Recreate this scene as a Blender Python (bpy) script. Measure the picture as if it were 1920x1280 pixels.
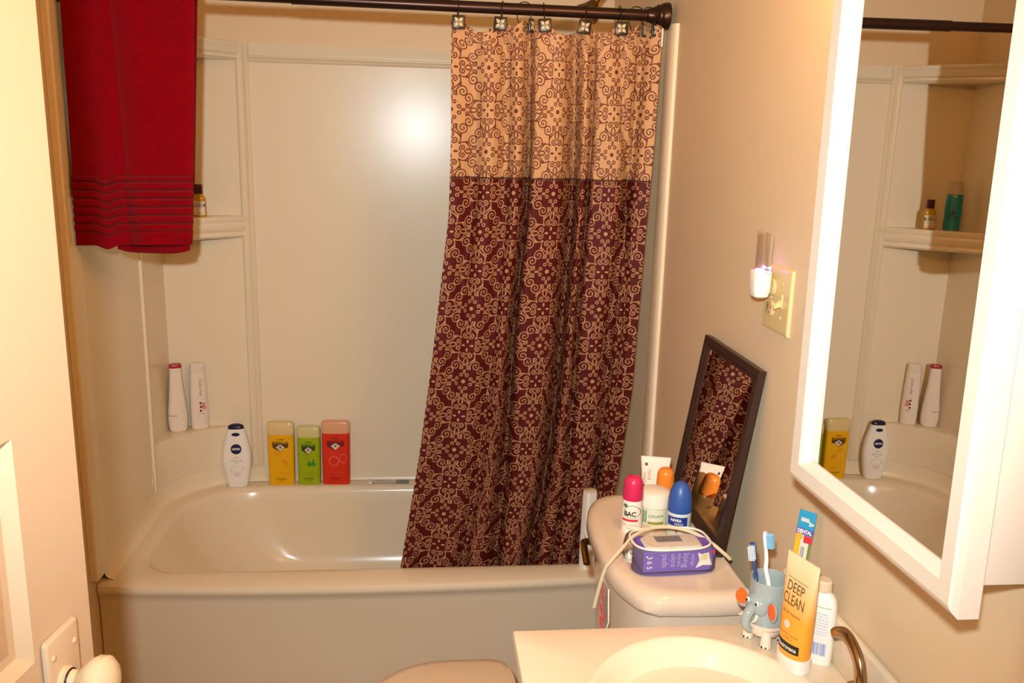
import bpy, bmesh, math, random
from mathutils import Vector, Matrix
from mathutils.bvhtree import BVHTree
from math import sin, cos, pi, radians as R

for o in list(bpy.data.objects):
    bpy.data.objects.remove(o)
SC = bpy.context.scene
COL = SC.collection
random.seed(7)

# ------------------------------------------------------------------ camera
CAM = Vector((.89082, -2.26934, 1.56883))
PITCH, YAW, ROLL, FPX = R(12.553), R(5.838), R(1.482), 1620.0
fw = Vector((sin(YAW) * cos(PITCH), cos(YAW) * cos(PITCH), -sin(PITCH)))
rt = Vector((cos(YAW), -sin(YAW), 0))
up = rt.cross(fw)
r2 = rt * cos(ROLL) + up * sin(ROLL)
u2 = -rt * sin(ROLL) + up * cos(ROLL)
cd = bpy.data.cameras.new('camera')
cd.sensor_width = 36.0
cd.lens = FPX / 1920 * 36.0
cd.clip_start = .02
cam = bpy.data.objects.new('camera', cd)
cam.matrix_world = Matrix(((r2.x, u2.x, -fw.x, CAM.x), (r2.y, u2.y, -fw.y, CAM.y),
                           (r2.z, u2.z, -fw.z, CAM.z), (0, 0, 0, 1)))
COL.objects.link(cam)
SC.camera = cam

# ------------------------------------------------------------------ world, lights, exposure
w = bpy.data.worlds.new('world')
SC.world = w
w.use_nodes = True
w.node_tree.nodes['Background'].inputs[0].default_value = (1, .62, .3, 1)
w.node_tree.nodes['Background'].inputs[1].default_value = .15

def light(name, typ, loc, energy, col, **kw):
    l = bpy.data.lights.new(name, typ)
    l.energy = energy
    l.color = col
    for k, v in kw.items():
        setattr(l, k, v)
    o = bpy.data.objects.new(name, l)
    o.location = loc
    COL.objects.link(o)
    return o

# the camera's own flash, a hand above and slightly left of the lens
fl = light('camera_flash', 'SPOT', CAM - fw * .09 + u2 * .115 - r2 * .05, 168, (.92, .985, 1.0),
           spot_size=R(92), spot_blend=1.0, shadow_soft_size=.022)
fl.rotation_euler = (fw + u2 * .02 + rt * .02).to_track_quat('-Z', 'Y').to_euler()
# the bulbs of the vanity light above the cabinet
for i, y in enumerate((-1.02, -1.22, -1.42, -1.62)):
    light('vanity_bulb', 'POINT', (1.43, y, 2.02), 5.4, (1.0, .52, .14), shadow_soft_size=.045)
SC.view_settings.view_transform = 'Standard'
SC.view_settings.look = 'None'
SC.view_settings.exposure = 0.0
SC.view_settings.gamma = 1.0
SC.view_settings.use_curve_mapping = False
SC.cycles.max_bounces = 8
SC.cycles.transparent_max_bounces = 16
SC.cycles.caustics_reflective = False
SC.cycles.caustics_refractive = False
SC.cycles.sample_clamp_indirect = 3.0
SC.cycles.use_denoising = True

# ------------------------------------------------------------------ materials
def srgb(h):
    h = h.lstrip('#')
    out = []
    for i in (0, 2, 4):
        c = int(h[i:i + 2], 16) / 255
        out.append(c / 12.92 if c <= .04045 else ((c + .055) / 1.055) ** 2.4)
    return (*out, 1)

MATS = {}

def mat(name, col, rough=.5, metal=0., bump=0., scale=60., var=.04, spec=.5, emit=None, alpha=1., trans=0., sheen=0.,
        ior=1.45, coat=0., vscale=4.):
    if name in MATS:
        return MATS[name]
    m = bpy.data.materials.new(name)
    m.use_nodes = True
    nt = m.node_tree
    b = nt.nodes['Principled BSDF']
    c = srgb(col) if isinstance(col, str) else col
    b.inputs['Roughness'].default_value = rough
    b.inputs['Metallic'].default_value = metal
    b.inputs['Specular IOR Level'].default_value = spec
    b.inputs['IOR'].default_value = ior
    b.inputs['Alpha'].default_value = alpha
    b.inputs['Transmission Weight'].default_value = trans
    b.inputs['Sheen Weight'].default_value = sheen
    b.inputs['Coat Weight'].default_value = coat
    tc = nt.nodes.new('ShaderNodeTexCoord')
    n = nt.nodes.new('ShaderNodeTexNoise')
    n.inputs['Scale'].default_value = vscale
    n.inputs['Detail'].default_value = 4
    nt.links.new(tc.outputs['Object'], n.inputs['Vector'])
    mx = nt.nodes.new('ShaderNodeMix')
    mx.data_type = 'RGBA'
    mx.inputs['A'].default_value = tuple(min(1, x * (1 - var)) for x in c[:3]) + (1,)
    mx.inputs['B'].default_value = tuple(min(1, x * (1 + var)) for x in c[:3]) + (1,)
    nt.links.new(n.outputs['Fac'], mx.inputs['Factor'])
    nt.links.new(mx.outputs['Result'], b.inputs['Base Color'])
    if bump:
        n2 = nt.nodes.new('ShaderNodeTexNoise')
        n2.inputs['Scale'].default_value = scale
        n2.inputs['Detail'].default_value = 6
        nt.links.new(tc.outputs['Object'], n2.inputs['Vector'])
        bp = nt.nodes.new('ShaderNodeBump')
        bp.inputs['Strength'].default_value = bump
        bp.inputs['Distance'].default_value = .004
        nt.links.new(n2.outputs['Fac'], bp.inputs['Height'])
        nt.links.new(bp.outputs['Normal'], b.inputs['Normal'])
    if emit:
        b.inputs['Emission Color'].default_value = srgb(emit[0])
        b.inputs['Emission Strength'].default_value = emit[1]
    MATS[name] = m
    return m

def clear_mat(name, tint, gloss=.12, rough=.06, dens=.12):
    """thin clear plastic: mostly see-through, slightly milky, with a surface reflection"""
    if name in MATS:
        return MATS[name]
    m = bpy.data.materials.new(name)
    m.use_nodes = True
    nt = m.node_tree
    nt.nodes.remove(nt.nodes['Principled BSDF'])
    out = nt.nodes['Material Output']
    tr = nt.nodes.new('ShaderNodeBsdfTransparent')
    tr.inputs[0].default_value = (.97, .97, .97, 1)
    df = nt.nodes.new('ShaderNodeBsdfDiffuse')
    nz = nt.nodes.new('ShaderNodeTexNoise')
    nz.inputs['Scale'].default_value = 30
    mxc = nt.nodes.new('ShaderNodeMix')
    mxc.data_type = 'RGBA'
    t = srgb(tint)
    mxc.inputs['A'].default_value = tuple(x * .9 for x in t[:3]) + (1,)
    mxc.inputs['B'].default_value = t
    nt.links.new(nz.outputs['Fac'], mxc.inputs['Factor'])
    nt.links.new(mxc.outputs['Result'], df.inputs[0])
    gl = nt.nodes.new('ShaderNodeBsdfGlossy')
    gl.inputs['Roughness'].default_value = rough
    m1 = nt.nodes.new('ShaderNodeMixShader')
    m1.inputs[0].default_value = dens
    nt.links.new(tr.outputs[0], m1.inputs[1])
    nt.links.new(df.outputs[0], m1.inputs[2])
    fr = nt.nodes.new('ShaderNodeFresnel')
    fr.inputs['IOR'].default_value = 1.35 + gloss
    m2 = nt.nodes.new('ShaderNodeMixShader')
    nt.links.new(fr.outputs[0], m2.inputs[0])
    nt.links.new(m1.outputs[0], m2.inputs[1])
    nt.links.new(gl.outputs[0], m2.inputs[2])
    nt.links.new(m2.outputs[0], out.inputs['Surface'])
    MATS[name] = m
    return m

class N:
    """tiny expression builder over Math nodes"""
    nt = None
    def __init__(s, v): s.v = v
    @staticmethod
    def op(o, *a, clamp=False):
        n = N.nt.nodes.new('ShaderNodeMath')
        n.operation = o
        n.use_clamp = clamp
        for i, x in enumerate(a):
            if isinstance(x, N): N.nt.links.new(x.v, n.inputs[i])
            else: n.inputs[i].default_value = x
        return N(n.outputs[0])
    def __add__(s, o): return N.op('ADD', s, o)
    __radd__ = __add__
    def __sub__(s, o): return N.op('SUBTRACT', s, o)
    def __rsub__(s, o): return N.op('SUBTRACT', o, s)
    def __mul__(s, o): return N.op('MULTIPLY', s, o)
    __rmul__ = __mul__
    def __truediv__(s, o): return N.op('DIVIDE', s, o)
    def abs(s): return N.op('ABSOLUTE', s)
def nmin(a, b): return N.op('MINIMUM', a, b)
def nmax(a, b): return N.op('MAXIMUM', a, b)
def nlen(a, b): return N.op('SQRT', a * a + b * b)

def curtain_mat(name, ground, line, LW, invert_rough=.6):
    """woven scroll damask: flower medallions and four-petal motifs in a diamond lattice, all from the cloth's own UVs"""
    m = bpy.data.materials.new(name)
    m.use_nodes = True
    nt = m.node_tree
    N.nt = nt
    b = nt.nodes['Principled BSDF']
    uv = nt.nodes.new('ShaderNodeUVMap')
    sp = nt.nodes.new('ShaderNodeSeparateXYZ')
    nt.links.new(uv.outputs[0], sp.inputs[0])
    u, v = N(sp.outputs[0]), N(sp.outputs[1])
    U = .104
    x = N.op('PINGPONG', u / U, 1.0)
    y = N.op('PINGPONG', v / U, 1.0)
    flip = N.op('GREATER_THAN', x + y, 1.0)
    k = 1.0 - 2.0 * flip                       # +1 keep, -1 mirrored through the cell centre
    x = flip + k * x
    y = flip + k * y
    X, Y = nmax(x, y), nmin(x, y)
    d = nlen(X, Y) - (.055 - LW)               # centre dot
    d = N.op('MAXIMUM', d, 0.0)
    def add(e):
        nonlocal d
        d = nmin(d, e)
    def ring(cx, cy, r):
        add((nlen(X - cx, Y - cy) - r).abs())
    def arc(cx, cy, r, ax, ay, ac):
        """circle arc kept where the direction from its centre is within acos(ac) of (ax, ay)"""
        l = nlen(X - cx, Y - cy)
        out = ac - ((X - cx) * ax + (Y - cy) * ay) / l
        add((l - r).abs() + N.op('MAXIMUM', out, 0.0))
    def spiral(cx, cy, Rm, turns, rot, sgn):
        dx, dy = X - cx, (Y - cy) * sgn
        a = N.op('ARCTAN2', dx * sin(rot) + dy * cos(rot), dx * cos(rot) - dy * sin(rot)) * (1 / (2 * pi))
        bb = Rm / (turns + .5)
        t = nlen(dx, dy) / bb - a
        kk = nmin(N.op('ROUND', t), N.op('ROUND', turns - a))
        kk = nmax(kk, 0.0)
        add((t - kk).abs() * bb)
    def seg(ax, ay, bx, by):
        L2 = (bx - ax) ** 2 + (by - ay) ** 2
        h = N.op('ADD', (X - ax) * ((bx - ax) / L2), (Y - ay) * ((by - ay) / L2), clamp=True)
        add(nlen(X - ax - h * (bx - ax), Y - ay - h * (by - ay)))
    ring(.185, .075, .036)                      # beads round the flower
    seg(.235, .018, .33, .018)                  # twin stems
    spiral(.385, .10, .062, .95, 2.4, 1)        # inner hook
    spiral(.43, .275, .155, 1.5, -2.2, -1)     # large scroll
    seg(.45, .03, .535, .10)                    # arm that leaves the axis, with its serif
    seg(.535, .10, .60, .215)
    seg(.575, .235, .645, .235)
    add((Y - .052 * (1.0 - (X - .575) * (X - .575) * 95.0)).abs() * .8 + N.op('MAXIMUM', (X - .575).abs() - .115, 0.0))   # leaf
    spiral(.725, .082, .082, 1.15, 2.9, -1)     # heart curls next to the four petals
    arc(.70, .09, .135, -.1, .99, .55)
    # petals: ellipse next to B
    e = (nlen((X - .885) * .5, Y) - .018)
    d = nmin(d, N.op('MAXIMUM', e, 0.0) * 1.4)
    mask = N.op('MULTIPLY', LW - d, 160.0, clamp=True)
    # weave
    tc = nt.nodes.new('ShaderNodeTexNoise')
    tc.inputs['Scale'].default_value = 900
    nt.links.new(uv.outputs[0], tc.inputs['Vector'])
    tn = nt.nodes.new('ShaderNodeTexNoise')
    tn.inputs['Scale'].default_value = 9
    nt.links.new(uv.outputs[0], tn.inputs['Vector'])
    fac = N.op('ADD', mask * .94, (N(tc.outputs['Fac']) - .5) * .25, clamp=True)
    mx = nt.nodes.new('ShaderNodeMix')
    mx.data_type = 'RGBA'
    mx.inputs['A'].default_value = srgb(ground)
    mx.inputs['B'].default_value = srgb(line)
    nt.links.new(fac.v, mx.inputs['Factor'])
    nt.links.new(mx.outputs['Result'], b.inputs['Base Color'])
    b.inputs['Roughness'].default_value = invert_rough
    b.inputs['Specular IOR Level'].default_value = .18
    bp = nt.nodes.new('ShaderNodeBump')
    bp.inputs['Strength'].default_value = .35
    bp.inputs['Distance'].default_value = .012
    nt.links.new(tn.outputs['Fac'], bp.inputs['Height'])
    nt.links.new(bp.outputs['Normal'], b.inputs['Normal'])
    return m

def terry_mat(name, col):
    m = mat(name, col, rough=.95, bump=.9, scale=420, var=.18, spec=.05, sheen=.06, vscale=30)
    return m

# ------------------------------------------------------------------ mesh helpers
def new_obj(name, bm, m, parent=None, smooth=True, recalc=True):
    if recalc:
        bmesh.ops.recalc_face_normals(bm, faces=bm.faces)
    me = bpy.data.meshes.new(name)
    bm.to_mesh(me)
    bm.free()
    if m is not None:
        me.materials.append(m)
    o = bpy.data.objects.new(name, me)
    COL.objects.link(o)
    if parent is not None:
        o.parent = parent
    if smooth:
        for p in me.polygons:
            p.use_smooth = True
        try:
            me.set_sharp_from_angle(angle=R(38))
        except Exception:
            pass
    return o

def thing(name, label, cat, loc=(0, 0, 0), rz=0., group=None, rot=None):
    o = bpy.data.objects.new(name, None)
    o.empty_display_size = .03
    COL.objects.link(o)
    o.location = loc
    o.rotation_euler = rot if rot else (0, 0, rz)
    o['label'] = label
    o['category'] = cat
    if group:
        o['group'] = group
    return o

def tag(o, label, cat, group=None):
    o['label'] = label
    o['category'] = cat
    if group:
        o['group'] = group
    return o

def struct(o, label=None, cat=None):
    o['kind'] = 'structure'
    if label:
        o['label'] = label
        o['category'] = cat
    return o

def box(bm, x0, x1, y0, y1, z0, z1, bev=0., seg=2):
    r = bmesh.ops.create_cube(bm, size=1)
    vs = r['verts']
    for v in vs:
        v.co = Vector((x0 + (v.co.x + .5) * (x1 - x0), y0 + (v.co.y + .5) * (y1 - y0), z0 + (v.co.z + .5) * (z1 - z0)))
    if bev:
        es = {e for v in vs for e in v.link_edges}
        bmesh.ops.bevel(bm, geom=list(es), offset=bev, segments=seg, profile=.5, affect='EDGES')
    return vs

def loft(bm, rings, closed=True, cap0=True, cap1=True):
    vr = [[bm.verts.new(p) for p in r] for r in rings]
    n = len(vr[0])
    for a, b in zip(vr, vr[1:]):
        for i in range(n if closed else n - 1):
            j = (i + 1) % n
            bm.faces.new((a[i], a[j], b[j], b[i]))
    if closed and cap0:
        bm.faces.new(list(reversed(vr[0])))
    if closed and cap1:
        bm.faces.new(vr[-1])
    return vr

def sup(cx, cy, z, rx, ry, n=2., k=48):
    pts = []
    for i in range(k):
        a = 2 * pi * (i + .5) / k
        c, s = cos(a), sin(a)
        pts.append((cx + rx * math.copysign(abs(c) ** (2 / n), c), cy + ry * math.copysign(abs(s) ** (2 / n), s), z))
    return pts

def secs(bm, S, k=48, cx=0, cy=0):
    """S: list of (z, rx, ry, n)"""
    return loft(bm, [sup(cx, cy, z, rx, ry, n, k) for z, rx, ry, n in S])

def smooth_secs(S, sub=6):
    """Catmull-Rom refinement of section lists"""
    out = []
    for i in range(len(S) - 1):
        p0, p1, p2, p3 = S[max(i - 1, 0)], S[i], S[i + 1], S[min(i + 2, len(S) - 1)]
        for s in range(sub):
            t = s / sub
            out.append(tuple(.5 * ((2 * b) + (c - a) * t + (2 * a - 5 * b + 4 * c - d) * t * t + (3 * b - a - 3 * c + d) * t ** 3)
                             for a, b, c, d in zip(p0, p1, p2, p3)))
    out.append(S[-1])
    return out

def tube(bm, pts, r, n=12, cap=True):
    pts = [Vector(p) for p in pts]
    rs = r if isinstance(r, (list, tuple)) else [r] * len(pts)
    rings = []
    prev = None
    for i, p in enumerate(pts):
        t = (pts[min(i + 1, len(pts) - 1)] - pts[max(i - 1, 0)]).normalized()
        if prev is None:
            ref = Vector((0, 0, 1)) if abs(t.z) < .9 else Vector((1, 0, 0))
            nx = t.cross(ref).normalized()
        else:
            nx = (prev - t * prev.dot(t)).normalized()
        ny = t.cross(nx)
        prev = nx
        rr = rs[i]
        ra, rb = rr if isinstance(rr, (list, tuple)) else (rr, rr)
        rings.append([p + nx * ra * cos(2 * pi * k / n) + ny * rb * sin(2 * pi * k / n) for k in range(n)])
    loft(bm, rings, True, cap, cap)

def spline(P, sub=8):
    P = [Vector(p) for p in P]
    out = []
    for i in range(len(P) - 1):
        a, b, c, d = P[max(i - 1, 0)], P[i], P[i + 1], P[min(i + 2, len(P) - 1)]
        for s in range(sub):
            t = s / sub
            out.append(.5 * ((2 * b) + (c - a) * t + (2 * a - 5 * b + 4 * c - d) * t * t + (3 * b - a - 3 * c + d) * t ** 3))
    out.append(P[-1])
    return out

def ellipsoid(bm, c, rx, ry, rz, k=20):
    r = bmesh.ops.create_uvsphere(bm, u_segments=k, v_segments=k // 2 + 2, radius=1)
    for v in r['verts']:
        v.co = Vector((c[0] + v.co.x * rx, c[1] + v.co.y * ry, c[2] + v.co.z * rz))

def grid_patch(bm, x0, x1, z0, z1, nx=8, nz=8, mask=None):
    V = [[bm.verts.new((x0 + (x1 - x0) * i / nx, 0, z0 + (z1 - z0) * j / nz)) for i in range(nx + 1)] for j in range(nz + 1)]
    for j in range(nz):
        for i in range(nx):
            bm.faces.new((V[j][i], V[j][i + 1], V[j + 1][i + 1], V[j + 1][i]))

def disc_patch(bm, cx, cz, rx, rz=None, k=28, r0=0.):
    rz = rz or rx
    rad = [r0 + (1 - r0) * q / 3 for q in range(4)]
    if r0 == 0:
        rad = rad[1:]
        c = bm.verts.new((cx, 0, cz))
    rings = [[bm.verts.new((cx + rx * q * cos(2 * pi * i / k), 0, cz + rz * q * sin(2 * pi * i / k))) for i in range(k)] for q in rad]
    if r0 == 0:
        for i in range(k):
            bm.faces.new((c, rings[0][i], rings[0][(i + 1) % k]))
    for a, b in zip(rings, rings[1:]):
        for i in range(k):
            j = (i + 1) % k
            bm.faces.new((a[i], b[i], b[j], a[j]))

def poly_patch(bm, pts):
    vs = [bm.verts.new((x, 0, z)) for x, z in pts]
    f = bm.faces.new(vs)
    r = bmesh.ops.triangulate(bm, faces=[f])
    bmesh.ops.subdivide_edges(bm, edges=list({e for f in r['faces'] for e in f.edges}), cuts=2, use_grid_fill=True)

def text_patch(bm, s, cx, cz, size, width=None, rot=0., stroke=0., shear=0.):
    cu = bpy.data.curves.new('lettering', 'FONT')
    cu.body = s
    cu.size = size
    cu.align_x = 'CENTER'
    cu.align_y = 'CENTER'
    cu.offset = stroke
    cu.shear = shear
    cu.resolution_u = 3
    o = bpy.data.objects.new('lettering', cu)
    COL.objects.link(o)
    bpy.context.view_layer.update()
    me = bpy.data.meshes.new_from_object(o.evaluated_get(bpy.context.evaluated_depsgraph_get()))
    bpy.data.objects.remove(o)
    bpy.data.curves.remove(cu)
    xs = [v.co.x for v in me.vertices]
    k = 1.
    if width and xs:
        k = width / (max(xs) - min(xs))
    b2 = bmesh.new()
    b2.from_mesh(me)
    bpy.data.meshes.remove(me)
    c, s_ = cos(rot), sin(rot)
    mp = {}
    for v in b2.verts:
        x, y = v.co.x * k, v.co.y
        mp[v] = bm.verts.new((cx + x * c - y * s_, 0, cz + x * s_ + y * c))
    for f in b2.faces:
        try:
            bm.faces.new([mp[v] for v in f.verts])
        except ValueError:
            pass
    b2.free()

def bvh_of(o):
    bm = bmesh.new()
    bm.from_mesh(o.data)
    t = BVHTree.FromBMesh(bm)
    bm.free()
    return t

def wrap(name, bm, bvh, m, parent, off=.0005, ang=0., src=-1., cen=(0., 0.), curl=False):
    """lay a flat patch (drawn in x,z) on a body, projecting along +y turned by ang about z.
    curl: x is arc angle (radians) and the ray is aimed at the axis `cen`"""
    dead = []
    for v in bm.verts:
        if curl:
            a = v.co.x + ang - pi / 2
            o = Vector((cen[0] + cos(a) * 1., cen[1] + sin(a) * 1., v.co.z))
            d = Vector((-cos(a), -sin(a), 0))
        else:
            c, s = cos(ang), sin(ang)
            o = Vector((cen[0] + v.co.x * c - src * s, cen[1] + v.co.x * s + src * c, v.co.z))
            d = Vector((-s, c, 0))
        h, nrm, i, dist = bvh.ray_cast(o, d)
        if h is None:
            dead.append(v)
        else:
            v.co = h - d * off
    if dead:
        bmesh.ops.delete(bm, geom=dead, context='VERTS')
    return new_obj(name, bm, m, parent, smooth=False, recalc=False)

# ------------------------------------------------------------------ shared materials
M_wall = mat('wall_paint', '#dcc4a0', rough=.55, bump=.05, scale=35, var=.03, vscale=3)
M_ceil = mat('ceiling_paint', '#e6dccb', rough=.8, bump=.1, scale=80)
M_fiber = mat('almond_fibreglass', '#e6d6b9', rough=.25, bump=.02, scale=14, var=.02, spec=.36, vscale=3)
M_tub = mat('almond_gelcoat', '#e4d3b6', rough=.2, bump=.02, scale=10, var=.025, spec=.5)
M_porc = mat('almond_porcelain', '#d8c3aa', rough=.12, var=.015, spec=.5)
M_marble = mat('cream_cultured_marble', '#e4d2b6', rough=.16, var=.02, spec=.5)
M_white = mat('white_plastic', '#efe8dc', rough=.3, var=.015)
M_whitep = mat('white_paint', '#ded2bf', rough=.4, var=.02, bump=.03, scale=30)
M_door = mat('door_paint', '#ccb496', rough=.5, var=.02, bump=.05, scale=40)
M_bronze = mat('oil_rubbed_bronze', '#3a2720', rough=.3, metal=.75, var=.1)
M_brass = mat('antique_brass', '#8a6a3a', rough=.25, metal=1., var=.08)
M_nickel = mat('brushed_nickel', '#a58a68', rough=.2, metal=1., var=.06)
M_mirror = mat('mirror_silver', (.9, .9, .88, 1), rough=.0, metal=1., var=.004)
M_ink = mat('dark_print', '#1d1a18', rough=.5)
M_brownwood = mat('espresso_frame', '#33201a', rough=.35, var=.12, vscale=20)

# ------------------------------------------------------------------ the setting
YB = .755          # face of the surround's back panel
ZT = .37           # tub rim
ZS = 1.886         # top of the surround
XR = 1.52

def plane_box(name, *a, m=None):
    bm = bmesh.new()
    box(bm, *a)
    return struct(new_obj(name, bm, m or M_wall, smooth=False))

plane_box('wall_back', -.12, 1.64, .775, .875, 0, 2.36)
plane_box('wall_right', XR, 1.64, -2.1, .775, 0, 2.36)
plane_box('wall_left', -.12, -.010, -2.1, .775, 0, 2.36)
plane_box('ceiling', -.12, 1.64, -2.1, .875, 2.36, 2.44, m=M_ceil)

def floor_mat():
    m = mat('vinyl_floor', '#9a8468', rough=.35, var=.1, bump=.05, scale=25)
    return m
plane_box('floor', -.6, 2.0, -3.0, .875, -.06, 0, m=floor_mat())

# front wall with its doorway: camera stands in it
bm = bmesh.new()
box(bm, -.12, .345, -2.10, -2.0, 0, 2.36)
box(bm, 1.149, 1.64, -2.10, -2.0, 0, 2.36)
box(bm, .345, 1.149, -2.10, -2.0, 2.06, 2.36)
struct(new_obj('wall_front', bm, M_wall, smooth=False))
bm = bmesh.new()
box(bm, 1.126, 1.149, -2.115, -1.985, 0, 2.06, .003)
box(bm, 1.1275, 1.195, -1.999, -1.985, 0, 2.12, .004)
struct(new_obj('trim_1', bm, M_whitep))

# door, standing open along the left
TH = R(8.3)
door = thing('door_1', 'cream panelled bathroom door standing open along the left', 'door', (.497, -1.3, 0), -TH)
door['kind'] = 'structure'
# local: +y towards the free edge (edge at y=0), face at x=0 looking +x
def door_slab():
    bm = bmesh.new()
    W = .70
    ys = [-W, -.59, -.40, -.30, -.11, 0]
    zs = [.01, .22, .86, 1.027, 1.275, 1.41, 1.9, 2.03]
    holes = {(1, 1), (3, 1), (1, 3), (3, 3), (1, 5), (3, 5)}
    for i in range(5):
        for j in range(7):
            y0, y1, z0, z1 = ys[i], ys[i + 1], zs[j], zs[j + 1]
            if (i, j) in holes:
                B, D = .026, .011
                q0 = [(0, y0, z0), (0, y1, z0), (0, y1, z1), (0, y0, z1)]
                q1 = [(-D, y0 + B * .5, z0 + B * .5), (-D, y1 - B * .5, z0 + B * .5), (-D, y1 - B * .5, z1 - B * .5), (-D, y0 + B * .5, z1 - B * .5)]
                q2 = [(-D, y0 + B * .9, z0 + B * .9), (-D, y1 - B * .9, z0 + B * .9), (-D, y1 - B * .9, z1 - B * .9), (-D, y0 + B * .9, z1 - B * .9)]
                q3 = [(-.004, y0 + B * 1.9, z0 + B * 1.9), (-.004, y1 - B * 1.9, z0 + B * 1.9), (-.004, y1 - B * 1.9, z1 - B * 1.9), (-.004, y0 + B * 1.9, z1 - B * 1.9)]
                loft(bm, [q0, q1, q2, q3], True, False, True)
            else:
                bm.faces.new([bm.verts.new(p) for p in ((0, y0, z0), (0, y1, z0), (0, y1, z1), (0, y0, z1))])
    t = .035
    for q in (((-t, -W, .01), (-t, 0, .01), (-t, 0, 2.03), (-t, -W, 2.03)),
              ((0, 0, .01), (-t, 0, .01), (-t, 0, 2.03), (0, 0, 2.03)),
              ((0, -W, .01), (-t, -W, .01), (-t, -W, 2.03), (0, -W, 2.03)),
              ((0, -W, 2.03), (0, 0, 2.03), (-t, 0, 2.03), (-t, -W, 2.03)),
              ((0, -W, .01), (0, 0, .01), (-t, 0, .01), (-t, -W, .01))):
        bm.faces.new([bm.verts.new(p) for p in q])
    bmesh.ops.remove_doubles(bm, verts=bm.verts, dist=.0005)
    return bm
new_obj('door_slab', door_slab(), M_door, door, smooth=False)
bm = bmesh.new()
box(bm, .0, .007, -.100, -.036, .86, 1.041, .005, 3)
plate = new_obj('knob_plate', bm, M_door, door)
for y, z in ((-.047, 1.015), (-.088, 1.018)):
    bm = bmesh.new()
    ellipsoid(bm, (.0072, y, z), .0018, .004, .004, 12)
    new_obj('screw', bm, M_door, plate)
bm = bmesh.new()
prof = [(.006, .016), (.012, .016), (.014, .0125), (.024, .0115), (.030, .015), (.040, .0235), (.050, .0275), (.060, .0270), (.068, .021), (.073, .011), (.0745, .002)]
loft(bm, [[(.006 + (x - .006) * .88, -.072 + r * cos(2 * pi * i / 32), .980 + r * 1.12 * sin(2 * pi * i / 32)) for i in range(32)] for x, r in prof])
knob = new_obj('knob', bm, mat('porcelain_knob', '#d3bf9c', rough=.12), door)
bm = bmesh.new()
tube(bm, [(.0140, -.072 + .0128 * cos(a), .980 + .0143 * sin(a)) for a in [2 * pi * i / 24 for i in range(25)]], .0012, 6)
new_obj('brass_ring', bm, M_bronze, knob)

# ------------------------------------------------------------------ bathtub
def rrect(x0, x1, y0, y1, rad, z, n=14, bow=0.):
    """rounded rectangle ring, starting at the front left corner going round; rad: (fl, fr, br, bl)"""
    pts = []
    cs = [((x0 + rad[0], y0 + rad[0]), pi, rad[0]), ((x1 - rad[1], y0 + rad[1]), 1.5 * pi, rad[1]),
          ((x1 - rad[2], y1 - rad[2]), 0, rad[2]), ((x0 + rad[3], y1 - rad[3]), .5 * pi, rad[3])]
    corners = []
    for (c, a0, r) in cs:
        corners.append([(c[0] + r * cos(a0 + .5 * pi * i / n), c[1] + r * sin(a0 + .5 * pi * i / n)) for i in range(n + 1)])
    for q in range(4):
        pts += corners[q]
        a, b = corners[q][-1], corners[(q + 1) % 4][0]
        for i in range(1, 16):
            t = i / 16
            pts.append((a[0] + (b[0] - a[0]) * t, a[1] + (b[1] - a[1]) * t))
    out = []
    for x, y in pts:
        yy = y
        if bow and y < (y0 + y1) / 2:
            f = max(0, sin(pi * min(max((x - x0) / (x1 - x0), 0), 1)))
            k = (1 - (y - y0) / max(1e-6, (y1 - y0) / 2))
            yy -= bow * f ** .7 * max(0, k)
        out.append((x, yy, z))
    return out

tub = thing('bathtub', 'almond bathtub built into the alcove below the shower curtain', 'bathtub', (0, 0, 0))
bm = bmesh.new()
e = .0015
rings = [
    rrect(-.0085, XR - e, .010, .745, (.004,) * 4, .0, bow=.004),
    rrect(-.0085, XR - e, .012, .745, (.004,) * 4, .10, bow=.012),
    rrect(-.0085, XR - e, .010, .745, (.004,) * 4, .315, bow=.030),
    rrect(-.0085, XR - e, .006, .745, (.004,) * 4, .336, bow=.034),
    rrect(-.0085, XR - e, .0, .745, (.004,) * 4, .345, bow=.036),
    rrect(-.0085, XR - e, -.001, .745, (.004,) * 4, .356, bow=.037),
    rrect(-.0085, XR - e - .001, .003, .744, (.006,) * 4, .366, bow=.037),
    rrect(-.0085, XR - e - .003, .012, .743, (.012,) * 4, .370, bow=.036),
    rrect(.04, 1.475, .055, .712, (.10, .10, .10, .26), .370, bow=.008),
    rrect(.060, 1.460, .066, .702, (.11, .11, .12, .255), .369, bow=.004),
    rrect(.072, 1.450, .073, .694, (.12, .12, .13, .25), .365, bow=.002),
    rrect(.082, 1.443, .080, .687, (.12, .12, .13, .245), .352),
    rrect(.100, 1.432, .086, .680, (.12, .12, .13, .24), .31),
    rrect(.150, 1.415, .096, .668, (.13, .13, .13, .23), .22),
    rrect(.225, 1.39, .112, .650, (.14, .14, .14, .21), .13),
    rrect(.285, 1.37, .130, .630, (.15, .15, .15, .20), .085),
    rrect(.345, 1.33, .165, .600, (.14, .14, .14, .18), .064),
    rrect(.46, 1.22, .25, .52, (.1, .1, .1, .1), .058),
]
loft(bm, rings)
new_obj('tub_shell', bm, M_tub, tub)
bm = bmesh.new()          # drain at the curtain end
loft(bm, [[(1.26 + r * cos(2 * pi * i / 24), .39 + r * sin(2 * pi * i / 24), z) for i in range(24)] for r, z in ((.030, .0585), (.030, .0625), (.024, .0635), (.004, .0625))])
new_obj('drain', bm, M_nickel, tub)

# ------------------------------------------------------------------ tub surround
sur = thing('tub_surround', 'glossy almond wall surround with moulded corner shelves above the bathtub', 'shower surround', (0, 0, 0))

def sweep_vert(bm, prof, z0, z1):
    """prof: list of (x,y) plan points, extruded z0..z1"""
    loft(bm, [[(x, y, z0) for x, y in prof], [(x, y, z1) for x, y in prof]])

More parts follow.
